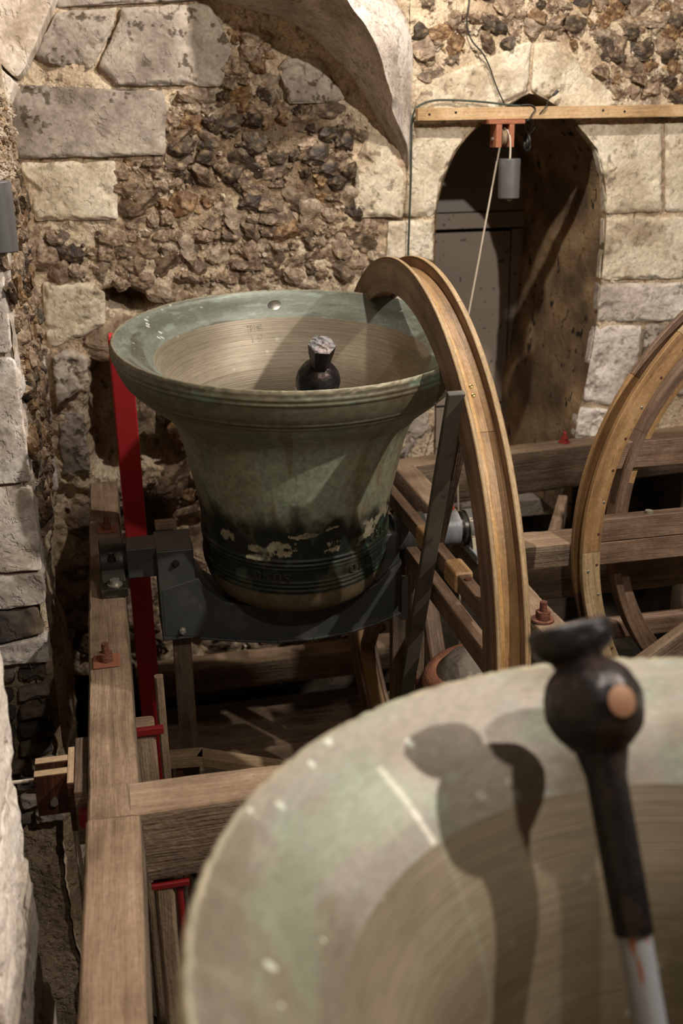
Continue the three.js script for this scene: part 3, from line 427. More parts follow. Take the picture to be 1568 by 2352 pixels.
// ------------------------------------------------------------------ bell frame timbers
// a hewn timber along local x (length L), section W (z) by H (y), top face its own material group
function timberGeo(L, W, H, seed, amp = 0.003, ch = 0.006) {
  const sec = []; const side = (ax, ay, bx, by, n, grp) => { for (let i = 0; i < n; i++) sec.push([lerp(ax, bx, i / n), lerp(ay, by, i / n), grp]); };
  const w = W / 2, h = H / 2;
  side(-w + ch, h, w - ch, h, 7, 0); side(w - ch, h, w, h - ch, 1, 0); side(w, h - ch, w, -h + ch, 7, 1); side(w, -h + ch, w - ch, -h, 1, 1); side(w - ch, -h, -w + ch, -h, 4, 1); side(-w + ch, -h, -w, -h + ch, 1, 1); side(-w, -h + ch, -w, h - ch, 7, 1); side(-w, h - ch, -w + ch, h, 1, 0);
  const S = sec.length, N = Math.max(4, Math.ceil(L / 0.025)), pos = [], uv = [], top = [], rest = []; let per = 0; const acc = sec.map((p, i) => { const q = sec[(i + 1) % S], a = per; per += Math.hypot(q[0] - p[0], q[1] - p[1]); return a; });
  for (let i = 0; i <= N; i++) for (let k = 0; k <= S; k++) {
    const p = sec[k % S], x = (i / N - 0.5) * L, l = Math.hypot(p[0] / w, p[1] / h) || 1, corner = smooth(1.15, 1.41, l), d = amp * (1.3 * fbm(x * 2.5 + seed, p[0] * 9, p[1] * 9, 4) - corner * (0.6 + 1.5 * Math.max(0, fbm(x * 16 + seed, p[0] * 5, p[1] * 5 + 3, 3))));
    pos.push(x, p[1] + (Math.abs(p[1]) > h - ch * 1.01 ? Math.sign(p[1]) * d : 0), p[0] + (Math.abs(p[0]) > w - ch * 1.01 ? Math.sign(p[0]) * d : 0)); uv.push(x + seed * 0.37, (k === S ? per : acc[k]) + seed * 0.11);
  }
  for (let i = 0; i < N; i++) for (let k = 0; k < S; k++) { const a = i * (S + 1) + k, b = a + S + 1, l = sec[k][2] === 0 ? top : rest; l.push(a, a + 1, b, a + 1, b + 1, b); }
  for (const e of [0, N]) { const c = pos.length / 3; pos.push((e / N - 0.5) * L, 0, 0); uv.push(0, 0); const o = c + 1; for (let k = 0; k < S; k++) { const j = (e * (S + 1) + k) * 3; pos.push(pos[j], pos[j + 1], pos[j + 2]); uv.push(pos[j + 1] + 0.3, pos[j + 2]); } for (let k = 0; k < S; k++) e ? rest.push(c, o + k, o + ((k + 1) % S)) : rest.push(c, o + ((k + 1) % S), o + k); }
  const g = new THREE.BufferGeometry(); g.setAttribute('position', new THREE.Float32BufferAttribute(pos, 3)); g.setAttribute('uv', new THREE.Float32BufferAttribute(uv, 2)); g.setIndex([...top, ...rest]); g.addGroup(0, top.length, 0); g.addGroup(top.length, rest.length, 1); g.computeVertexNormals(); return g;
}
let tseed = 1;
function timber(name, label, a, b, W, H, mats, { amp, ch, group } = {}) { // a, b: ends of the axis of the top face
  const A = V(...a), B = V(...b), L = A.distanceTo(B), x = B.clone().sub(A).normalize(), y0 = Math.abs(x.y) > 0.9 ? V(1, 0, 0) : V(0, 1, 0), z = x.clone().cross(y0).normalize(), y = z.clone().cross(x);
  const mid = A.clone().add(B).multiplyScalar(0.5).addScaledVector(y, -H / 2), t = thing(name, label, 'timber beam', [mid.x, mid.y - H / 2, mid.z], group);
  const g = timberGeo(L, W, H, (tseed += 1.37), amp, ch).applyMatrix4(new THREE.Matrix4().makeBasis(x, y, z).setPosition(0, H / 2, 0));
  const m = shadows(new THREE.Mesh(g, mats)); m.name = 'timber'; t.add(m); return t;
}
function hexNut(r, h) { return new THREE.CylinderGeometry(r, r, h, 6); }
// bolt standing on a timber: thread, nut and washer, coordinates in the world
function standBolt(t, x, z, mat, plate, s = 1, y = 0.002) {
  const o = t.position, b = part('bolt', moved(cyl(0.0105 * s, 0.0105 * s, 0.062 * s, 16), x - o.x, y + 0.031 * s - o.y, z - o.z), mat, t, 'rusty threaded bolt');
  const rings = []; for (let i = 0; i < 5; i++) rings.push(moved(new THREE.TorusGeometry(0.0106 * s, 0.0011 * s, 5, 18).rotateX(Math.PI / 2), x - o.x, y + (0.036 + i * 0.0055) * s - o.y, z - o.z)); part('thread', mergeGeometries(rings), mat, b);
  part('nut', moved(hexNut(0.0225 * s, 0.024 * s), x - o.x, y + 0.019 * s - o.y, z - o.z), mat, b);
  if (plate) part('washer', moved(rbox(0.078, 0.006, 0.078, 0.0015), x - o.x, y + 0.003 - o.y, z - o.z), M.rustPlate, b); else part('washer', moved(cyl(0.034 * s, 0.035 * s, 0.006, 28), x - o.x, y + 0.003 - o.y, z - o.z), mat, b);
}
const OLD = [M.oakTop, M.oakSide], DARK = [M.oakTop, M.oakSide];  // sides take a darker oak tone than the top faces
const rail = timber('frame_timber', 'long oak beam with rusty bolts running along the left wall to the far corner', [-0.088, 0, -2.17], [-0.088, 0, -4.74], 0.126, 0.24, OLD, { amp: 0.0035 });
const railNear = timber('frame_timber', 'near length of oak beam at the left, continuing past the cross beam towards the viewer', [-0.1315, 0, -0.3], [-0.0895, 0.0, -2.168], 0.126, 0.24, OLD, { amp: 0.003 });
standBolt(rail, -0.095, -2.955, M.rust, true); standBolt(rail, -0.08, -4.1, M.rust, true, 0.9);
const cross = timber('frame_timber', 'oak cross beam with dark sawn side passing in front of the far bell', [-0.05, 0.001, -2.237], [1.25, 0.001, -2.237], 0.132, 0.2, OLD, { amp: 0.003 });
const railRight = timber('frame_timber', 'oak beam with a red painted bolt behind the near clapper', [1.287, 0, -0.3], [1.287, 0, -4.62], 0.112, 0.2, OLD, { amp: 0.004 });
standBolt(railRight, 1.27, -2.906, M.rust, false, 1.05); standBolt(railRight, 1.298, -4.0, M.redLead, false, 0.9);
const backBeam = timber('frame_timber', 'dark oak beam along the foot of the doorway wall with a paler top', [1.2, 0.0, -4.665], [3.1, 0.02, -4.83], 0.13, 0.22, DARK, { amp: 0.004 });
standBolt(backBeam, 2.14, -4.75, M.redLead, false, 0.85, 0.01);
timber('frame_timber', 'dark oak beam running rightwards behind the right-hand wheel, with a knot hole', [1.345, 0, -3.59], [3.1, 0.0, -3.61], 0.155, 0.235, DARK, { amp: 0.004 });
timber('frame_timber', 'reddish plank low down between the wheels under the dark beam', [1.3, -0.33, -3.5], [2.9, -0.33, -3.5], 0.05, 0.085, [M.elmBrown, M.elmBrown]);
timber('frame_timber', 'diagonal brace in shadow between the two dark beams on the right', [1.62, -0.13, -3.7], [2.08, -0.21, -4.6], 0.05, 0.12, OLD);
timber('frame_timber', 'diagonal brace in the gloom right of the right-hand wheel spokes', [1.72, -0.48, -3.3], [2.35, -0.12, -3.36], 0.05, 0.11, OLD);
timber('frame_timber', 'low sill timber at the foot of the far wall below the bell', [-0.02, -0.86, -4.55], [1.35, -0.85, -4.55], 0.14, 0.14, OLD, { amp: 0.006 });
timber('frame_timber', 'mossy lower beam in the dark pit below the far bell', [0.1, -1.12, -4.33], [1.35, -1.12, -4.33], 0.56, 0.25, [M.oakMid, M.oakMid]);
// posts that carry the frame
{
  const mk = (label, x0, x1, z0, z1, y0, y1, mat, seed) => { const t = thing('frame_post', label, 'timber post', [(x0 + x1) / 2, y0, (z0 + z1) / 2]); const g = timberGeo(y1 - y0, z1 - z0, x1 - x0, seed, 0.003).applyMatrix4(new THREE.Matrix4().makeBasis(V(0, 1, 0), V(-1, 0, 0), V(0, 0, 1)).setPosition(0, (y1 - y0) / 2, 0)); const m = shadows(new THREE.Mesh(g, [mat, mat])); m.name = 'timber'; t.add(m); return t; };
  mk('dark post under the far end of the left oak beam', -0.14, -0.04, -4.6, -4.48, -2.0, -0.235, M.oakMid, 3.1);
  const p2 = mk('stubby pale post beneath the left beam, wearing a red bracket', -0.045, 0.03, -2.96, -2.88, -2.0, -0.2, M.oakTop, 4.1);
  part('bracket', boxAt(-0.045, 0.062, 1.784, 1.806, 0.03, 0.05, 0.002), M.redDark, p2, 'red steel bracket');
  const p3 = mk('pale weathered post under the oak cross beam beside a red rod', -0.012, 0.036, -2.24, -2.175, -2.0, -0.215, M.oakTop, 5.1);
  part('top_plate', boxAt(-0.03, 0.06, 1.776, 1.79, 0.02, 0.036, 0.002), M.redDark, p3, 'red plate on post head');
  part('tie_rod', moved(cyl(0.0085, 0.0085, 1.78, 12), 0.036, 0.89, 0.02), M.redDark, p3, 'red iron tie rod');
  part('tie_rod', moved(cyl(0.005, 0.005, 1.78, 12), 0.052, 0.89, -0.02), M.steel, p3, 'thin steel rod');
  mk('dark post holding up the far end of the right oak beam', 1.23, 1.34, -4.5, -4.38, -2.0, -0.195, M.oakMid, 6.1);
  mk('dark post below the near end of right oak beam', 1.23, 1.34, -1.0, -0.88, -2.0, -0.195, M.oakMid, 7.1);
  mk('dark post below the oak cross beam', 0.95, 1.08, -2.3, -2.18, -2.0, -0.195, M.oakMid, 8.1);
  mk('dark post under the near end of the left beam', -0.15, -0.04, -0.6, -0.48, -2.0, -0.235, M.oakMid, 9.1);
  mk('dark post below the right-hand end of the frame', 2.85, 3.0, -3.66, -3.52, -2.0, -0.23, M.oakMid, 10.1);
  mk('dark post at the right end of the doorway wall beam', 2.85, 2.98, -4.84, -4.72, -2.0, -0.2, M.oakMid, 11.1);
  mk('thin pale batten standing behind the wooden bell stay', 0.045, 0.075, -3.3, -3.27, -2.0, -0.24, M.oakTop, 12.1);
}
// ------------------------------------------------------------------ bells
const OUT_CTRL = [[0, 0.583], [-0.003, 0.589], [0.004, 0.594], [0.03, 0.594], [0.06, 0.588], [0.1, 0.572], [0.13, 0.55], [0.16, 0.522], [0.2, 0.476], [0.235, 0.438], [0.28, 0.408], [0.35, 0.384], [0.45, 0.363], [0.54, 0.345], [0.64, 0.333], [0.75, 0.33], [0.82, 0.325], [0.87, 0.308], [0.905, 0.275], [0.93, 0.21], [0.943, 0.1], [0.945, 0.0]];
const WIRES = [[0.026, 0.006, 0.004], [0.042, 0.006, 0.004], [0.118, 0.005, 0.003], [0.134, 0.004, 0.002], [0.683, 0.006, 0.005], [0.699, 0.005, 0.0045], [0.713, 0.004, 0.003], [0.764, 0.005, 0.004], [0.778, 0.006, 0.0045], [0.797, 0.006, 0.004]];
const IN_CTRL = [[0.07, 0.46], [0.15, 0.425], [0.25, 0.37], [0.35, 0.345], [0.5, 0.315], [0.65, 0.295], [0.8, 0.28], [0.86, 0.25], [0.885, 0.18], [0.895, 0.0]];
const LIP_CTRL = [[0, 0.583], [0.012, 0.565], [0.04, 0.512], [0.062, 0.474], [0.07, 0.46]];
function profile(ctrl, n, wires) {
  const c = new THREE.CatmullRomCurve3(ctrl.map(([d, r]) => V(d, r, 0)), false, 'centripetal'), out = [];
  for (let i = 0; i <= n; i++) { const p = c.getPointAt(i / n); let r = Math.max(p.y, 0.0001); if (wires) for (const [d0, w, h] of wires) { const q = (p.x - d0) / w; if (Math.abs(q) < 1) r += h * Math.sqrt(1 - q * q); } out.push(new THREE.Vector2(r, -p.x)); }
  return out;
}
const PROF_OUT = profile(OUT_CTRL, 360, WIRES), PROF_IN = profile(IN_CTRL, 110), PROF_LIP = profile(LIP_CTRL, 24), PROF_LIP_WIDE = profile([[0, 0.583], [0.014, 0.563], [0.05, 0.51], [0.09, 0.467], [0.125, 0.437]], 34), PROF_IN_DEEP = profile([[0.125, 0.437], [0.17, 0.41], ...IN_CTRL.slice(2)], 110);
function lathe(prof, seg, chip, flip) {
  const g = new THREE.LatheGeometry(prof, seg), p = g.attributes.position;
  if (chip) for (let i = 0; i < p.count; i++) { const d = -p.getY(i), x = p.getX(i), z = p.getZ(i), k = smooth(0.03, 0.0, Math.abs(d - 0.004)); if (k > 0) { const a = Math.atan2(z, x), m = chip * k * Math.max(0, fbm(Math.cos(a) * 48, Math.sin(a) * 48, d * 40, 3) - 0.02); p.setXYZ(i, x * (1 - m), p.getY(i) - 0.4 * m, z * (1 - m)); } }
  if (flip) { const ix = g.index.array; for (let i = 0; i < ix.length; i += 3) { const t = ix[i]; ix[i] = ix[i + 1]; ix[i + 1] = t; } }
  g.computeVertexNormals();
  // smooth the seam
  const n = g.attributes.normal, row = prof.length; for (let k = 0; k < row; k++) { const a = V().fromBufferAttribute(n, k), b = V().fromBufferAttribute(n, seg * row + k), s = a.add(b).normalize(); n.setXYZ(k, s.x, s.y, s.z); n.setXYZ(seg * row + k, s.x, s.y, s.z); }
  return g;
}
const arcD = (v) => -PROF_OUT[Math.min(360, Math.round(v * 360))].y; // texture v to depth below the mouth
const FLAKES = [[-53, 0.62, 6, 0.017], [-33, 0.675, 7, 0.012], [-28, 0.64, 10, 0.014], [-20, 0.63, 9, 0.02], [-16, 0.65, 7, 0.017], [-5, 0.585, 7, 0.009], [11, 0.565, 6, 0.006], [12, 0.62, 5, 0.02], [13, 0.645, 6, 0.012], [37, 0.63, 8, 0.02], [43, 0.595, 9, 0.025], [54, 0.57, 8, 0.03], [60, 0.6, 5, 0.02], [200, 0.6, 8, 0.02], [140, 0.62, 8, 0.016]];
M.bellOuter = std({ map: texture(2048, 1024, (u, v) => {
  const d = arcD(v), a = tf(u, v, 8, 4, 6, 801), b = tf(u, v, 26, 12, 5, 811), f = tf(u, v, 200, 90, 2, 815), st = tf(u, v, 60, 4, 3, 821);
  let c = mix3(hexc(0x8b8871), hexc(0x98a08c), smooth(0.35, 0.65, a)); c = mix3(c, hexc(0x7c9079), smooth(0.5, 0.72, b) * 0.6); c = mix3(c, hexc(0x6a573d), smooth(0.6, 0.75, st) * 0.35);
  if (d < 0.16) c = mix3(c, hexc(0x4f4636), 0.6 * smooth(0.16, 0.11, d + (b - 0.5) * 0.03)); if (d < 0.05) c = mix3(c, hexc(0x6f8572), 0.75 * smooth(0.5, 0.66, b));
  if (d < 0.008) c = mix3(c, hexc(0x9b927c), 0.6);
  const dk = smooth(0.5, 0.585, d + (a - 0.5) * 0.22 + (b - 0.5) * 0.1) * smooth(0.83, 0.8, d); c = mix3(c, hexc(0x22261f), dk * (0.75 + 0.25 * smooth(0.35, 0.5, b)));
  c = mix3(c, hexc(0x3f5f4e), dk * smooth(0.66, 0.78, tf(u, v, 40, 20, 3, 831)) * 0.7);
  if (d > 0.8) c = mix3(c, hexc(0x70624c), smooth(0.8, 0.82, d));
  const ang = u > 0.5 ? u * 360 - 360 : u * 360; const e = (tf(u, v, 120, 50, 4, 841) - 0.5);
  for (const [t, dd, w, h] of FLAKES) { let q = ang - t; if (q > 180) q -= 360; if (q < -180) q += 360; const r = Math.hypot(q / w, (d - dd + q * 0.0008) / h) + e * 2.6; if (r < 1) c = mix3(c, mix3(hexc(0x8f8b74), hexc(0xa39c86), b), smooth(1, 0.75, r) * (0.55 + 0.45 * smooth(0.3, 0.5, b))); }
  const g = 0.86 + f * 0.28; return [c[0] * g, c[1] * g, c[2] * g];
}), roughness: 0.5, metalness: 0.25, bumpMap: texture(1024, 512, (u, v) => 0.6 * tf(u, v, 90, 40, 4, 851) + 0.4 * tf(u, v, 20, 10, 3, 857), false), bumpScale: 0.0016 });
const lipTexture = (pal, seed, marks) => texture(2048, 256, (u, v) => {
  const a = tf(u, v, 14, 2, 6, seed), b = tf(u, v, 44, 6, 5, seed + 7), st = tf(u, v * 0.25, 90, 2, 3, seed + 13), f = tf(u, v, 300, 40, 2, seed + 17);
  let c = mix3(pal[0], pal[1], smooth(0.32, 0.62, a)); c = mix3(c, pal[2], smooth(0.56, 0.76, b) * 0.55); c = mix3(c, pal[3], smooth(0.56, 0.7, tf(u, v, 10, 2, 5, seed + 23)) * 0.6); c = mix3(c, pal[1], smooth(0.6, 0.75, st) * 0.35);
  c = marks ? marks(c, u, v, b) : c; const g = 0.9 + f * 0.2; return [c[0] * g, c[1] * g, c[2] * g];
});
const spots = (n, seed, col, size) => { const r = rngOf(seed), l = []; for (let i = 0; i < n; i++) l.push([r(), r(), (0.3 + r()) * size]); return (c, u, v, ku, kv) => { for (const [x, y, s] of l) { let du = Math.abs(u - x); du = Math.min(du, 1 - du) * ku; const q = Math.hypot(du, (v - y) * kv); if (q < s) c = mix3(c, col, smooth(s, s * 0.6, q) * 0.8); } return c; }; };
const lipSpots = spots(30, 5, hexc(0xbcc4b6), 0.006), inSpots = spots(70, 9, hexc(0xa9ac9c), 0.008), splash = [[0.655, 0.2], [0.66, 0.32], [0.664, 0.38], [0.66, 0.7], [0.667, 0.85], [0.672, 0.8]];
M.lipFar = std({ map: lipTexture([hexc(0x6c7066), hexc(0x82897f), hexc(0x9bada1), hexc(0x50493f)], 901, (c, u, v) => { for (const [x, y] of splash) { const q = Math.hypot((u - x) * 3.3, (v - y) * 0.10); if (q < 0.006) c = hexc(0xd5d8cc); } return lipSpots(c, u, v, 3.3, 0.13); }), roughness: 0.36, metalness: 0.35 });
M.lipNear = std({ map: lipTexture([hexc(0x6d655a), hexc(0x7d756b), hexc(0x7b8278), hexc(0x5b503f)], 931, (c, u, v, b) => {
  const line = (x, w) => Math.abs(u - x) < w; // white drip that runs down over the lip
  if (line(0.6005 - 0.005 * v, 0.0018) && v > 0.36) c = mix3(c, hexc(0xc9c1b8), 0.8); if ((line(0.557 - 0.03 * (v - 0.86), 0.003) && Math.abs(v - 0.88) < 0.06) || (line(0.54, 0.003) && Math.abs(v - 0.88) < 0.08)) c = mix3(c, hexc(0xb9bdb0), 0.7 * smooth(0.3, 0.5, b)); c = mix3(c, hexc(0x6e7a66), 0.5 * smooth(0.52, 0.66, tf(u, v, 18, 2, 5, 947))); return lipSpots(c, u, v, 3.1, 0.13);
}), roughness: 0.5, metalness: 0.25 });
const innerFn = (seed, drip, text) => texture(text ? 2048 : 1024, 2048, (u, v) => {
  const ln = tf(u, v, 3, 760, 1, seed), a = tf(u, v, 8, 5, 5, seed + 5), f = tf(u, v, 90, 300, 2, seed + 9), b = tf(u, v, 16, 40, 4, seed + 15);
  let c = mix3(hexc(0x8b8170), hexc(0xa09684), smooth(0.3, 0.65, a)); c = mix3(c, hexc(0x726452), smooth(0.45, 0.9, ln) * 0.4); c = mix3(c, hexc(0x9a9182), smooth(0.6, 0.8, b) * 0.4);
  if (v > 0.24) c = mix3(c, hexc(0x6f705c), 0.35 * smooth(0.45, 0.6, tf(u, v, 10, 6, 4, seed + 21)));
  if (drip && Math.abs(u - drip[0] - drip[2] * v) < drip[1] * (0.7 + 0.6 * a)) c = mix3(c, hexc(0xa6ac9b), 0.45);
  c = inSpots(c, u, v, 2.4, 1.1); if (text) c = text(c, u, v, b); const g = 0.92 + f * 0.16; return [c[0] * g, c[1] * g, c[2] * g];
});
// worn stencilled letters inside the far bell, a 5 x 7 dot face
const GLYPH = { T: [31, 4, 4, 4, 4, 4, 4], R: [30, 17, 17, 30, 20, 18, 17], I: [14, 4, 4, 4, 4, 4, 14], N: [17, 25, 21, 19, 17, 17, 17], G: [14, 17, 16, 23, 17, 17, 14], 1: [4, 12, 4, 4, 4, 4, 14], 9: [14, 17, 17, 15, 1, 1, 14], 7: [31, 1, 2, 4, 8, 8, 8] };
const stencil = (c, u, v, b) => { const put = (s, u0, v0, w, h) => { const x = (u0 - u) / w, y = (v - v0) / h; if (x < 0 || y < 0 || y >= 1 || x >= s.length) return false; const g = GLYPH[s[Math.floor(x)]], cx = Math.floor((x % 1) * 6.5), cy = Math.floor(y * 7); return g && cx < 5 && (g[cy] >> (4 - cx)) & 1; }; return put('TRING', 0.534, 0.022, 0.0043, 0.024) || put('1 97', 0.5305, 0.056, 0.0043, 0.024) ? mix3(c, hexc(0x5f5646), 0.4 + 0.4 * smooth(0.35, 0.55, b)) : c; };
const inBump = texture(256, 2048, (u, v) => tf(u, v, 2, 800, 1, 991), false);
M.innerFar = std({ map: innerFn(951, null, stencil), roughness: 0.48, metalness: 0.35, bumpMap: inBump, bumpScale: 0.0004 });
M.innerNear = std({ map: innerFn(971, [0.592, 0.0018, 0.004]), color: 0xd2cdc4, roughness: 0.5, metalness: 0.35, bumpMap: inBump, bumpScale: 0.00035 });
const font = await new FontLoader().loadAsync('fonts/droid/droid_serif_bold.typeface.json');
function inscription(list) { // raised letters on the band, the right way up when the bell hangs mouth down
  const all = [];
  for (const [text, deg, d, size, step] of list) [...text].forEach((ch, i) => {
    const g = new TextGeometry(ch, { font, size, depth: 0.006, curveSegments: 5, bevelEnabled: true, bevelThickness: 0.001, bevelSize: 0.0008, bevelSegments: 1 }); g.computeBoundingBox(); const bb = g.boundingBox; g.translate(-(bb.min.x + bb.max.x) / 2, -(bb.min.y + bb.max.y) / 2, -0.003);
    const a = THREE.MathUtils.degToRad(deg - i * step); g.rotateZ(Math.PI); g.translate(0, -d, 0.3315); g.rotateY(a); all.push(g);
  });
  return mergeGeometries(all);
}
function makeBell(label, at, lean, size, lip, inner, text, wide) {
  const t = thing('bell', label, 'bell', at); t.rotation.x = lean; t.scale.setScalar(size);
  const spun = (g) => g;
  part('outer_wall', spun(lathe(PROF_OUT, 400, 0.02, true)), M.bellOuter, t, 'weathered green bronze outside');
  part('lip', spun(lathe(wide ? PROF_LIP_WIDE : PROF_LIP, 400, 0.02, false)), lip, t, wide ? 'pale mottled lip' : 'green patinated lip');
  part('inner_wall', spun(lathe(wide ? PROF_IN_DEEP : PROF_IN, 200, 0, false)), inner, t, 'bronze inside turned with fine rings');
  if (text) { // boss at the clapper mark, added and tilted to throw a lamp glint
    const cap = new THREE.SphereGeometry(0.15, 40, 16, 0, Math.PI * 2, 0, 0.21).translate(0, -0.15 * Math.cos(0.21) - 0.001, 0); cap.applyQuaternion(new THREE.Quaternion().setFromUnitVectors(V(0, 1, 0), V(0.04, 0.76, 0.64).normalize())); cap.translate(0.617, 0.864, -4.0105); t.updateMatrixWorld(true); cap.applyMatrix4(t.matrixWorld.clone().invert());
    part('strike_glint', cap, M.struckGlint = std({ map: rustFn(hexc(0x6a655e), hexc(0x7d7a72), hexc(0x6c6f66), 1201), roughness: 0.3, metalness: 0.8 }), t, 'polished clapper mark shaped to catch a lamp glint');
  }
  if (text) part('inscription', inscription(text), M.bellOuterPlain ??= std({ color: 0x35382e, roughness: 0.45, metalness: 0.3 }), t, 'raised cast lettering');
  return t;
}
makeBell('green bronze bell standing mouth up in the middle, with raised lettering', [0.59, 0.854, -3.5], 0.101, 1, M.lipFar, M.innerFar, [['SONO', -14.5, 0.742, 0.03, 6], ['MEO', 39, 0.74, 0.03, 6.6], ['162', 53, 0.655, 0.028, 5.5]]);
makeBell('large bronze bell mouth at the lower right, nearest the camera and out of focus', [0.565, 0.807, -0.72], -0.06, 0.936, M.lipNear, M.innerNear, null, true);

// clappers: iron shaft, ball and flight, built along local y from the crown
function clapper(label, crown, ball, r, flight, painted) {
  const A = V(...crown), B = V(...ball), L = A.distanceTo(B), t = thing('bell_clapper', label, 'bell clapper', crown);
  t.quaternion.setFromUnitVectors(V(0, 1, 0), B.clone().sub(A).normalize());
  const sp = roughen(new THREE.SphereGeometry(r, 48, 32).deleteAttribute('uv'), 0.0022, 30, 3); sp.scale(1, 1.03, 1).translate(0, L, 0); const uvs = (g) => boxUV(g, 1);
  part('ball', toCreasedNormals(uvs(sp), 1), M.castIron, t);
  const prof = painted ? [[0.017, 0.02], [0.019, 0.2], [0.021, L * 0.66]] : [[0.016, 0.02], [0.019, L - r * 0.8]];
  part('shaft', new THREE.LatheGeometry([[0, 0.0], ...prof].map((p) => new THREE.Vector2(...p)), 28), painted ? M.paintWorn : M.castIron, t, painted ? 'grey painted shaft with rust spots' : undefined);
  if (painted) part('neck', uvs(roughen(new THREE.LatheGeometry([[0.0, L * 0.655], [0.0245, L * 0.655], [0.0255, L * 0.75], [0.026, L - r * 1.4], [0.034, L - r * 0.85]].map((p) => new THREE.Vector2(...p)), 28).deleteAttribute('uv').deleteAttribute('normal'), 0.001, 40)), M.castIron, t, 'bare black iron neck');
  part('staple', moved(new THREE.TorusGeometry(0.03, 0.011, 10, 28), 0, 0, 0), M.castIron, t);
  const f = flight(L, r); part('flight', f, M.castIron, t, 'stub of iron below the ball'); return t;
}
clapper('black iron clapper with a hexagonal end resting inside the far bell', [0.59, 0.03, -3.57], [0.587, 0.79, -3.06], 0.066, (L, r) => {
  const g = new THREE.CylinderGeometry(0.041, 0.026, 0.1, 6, 6); return boxUV(toCreasedNormals(roughen(g.deleteAttribute('uv').deleteAttribute('normal'), 0.0018, 40), 0.7).rotateY(0.35).translate(0, L + r + 0.032, 0), 1);
}, false);
{
  const t = clapper('heavy iron clapper with a worn copper coloured spot leaning in the near bell', [0.565, 0.12, -0.69], [0.556, 0.805, -1.1], 0.063, (L, r) => {
    const pts = [[0, r * 0.5], [0.03, r * 0.5], [0.032, r - 0.012], [0.036, r - 0.002], [0.051, r + 0.008], [0.057, r + 0.018], [0.056, r + 0.038], [0.05, r + 0.043], [0, r + 0.045]].map(([x, y]) => new THREE.Vector2(x, y)); const g = new THREE.LatheGeometry(pts, 32).deleteAttribute('uv').deleteAttribute('normal'); g.scale(1, 1, 0.6); return boxUV(roughen(g, 0.001, 40).translate(0, -r, 0).rotateZ(0.12).translate(-0.012, L + r, 0), 1);
  }, true);
  const patch = new THREE.SphereGeometry(0.0655, 24, 8, 0, Math.PI * 2, 0, 0.3).rotateX(1.0).rotateY(0.2); const q = t.quaternion.clone().invert(); patch.applyQuaternion(q).translate(0, V(0.565, 0.12, -0.69).distanceTo(V(0.556, 0.805, -1.1)), 0);
  part('wear_spot', patch, M.copperSpot = std({ color: 0x7d5a40, roughness: 0.6, metalness: 0.2 }), t, 'rubbed copper coloured spot');
}
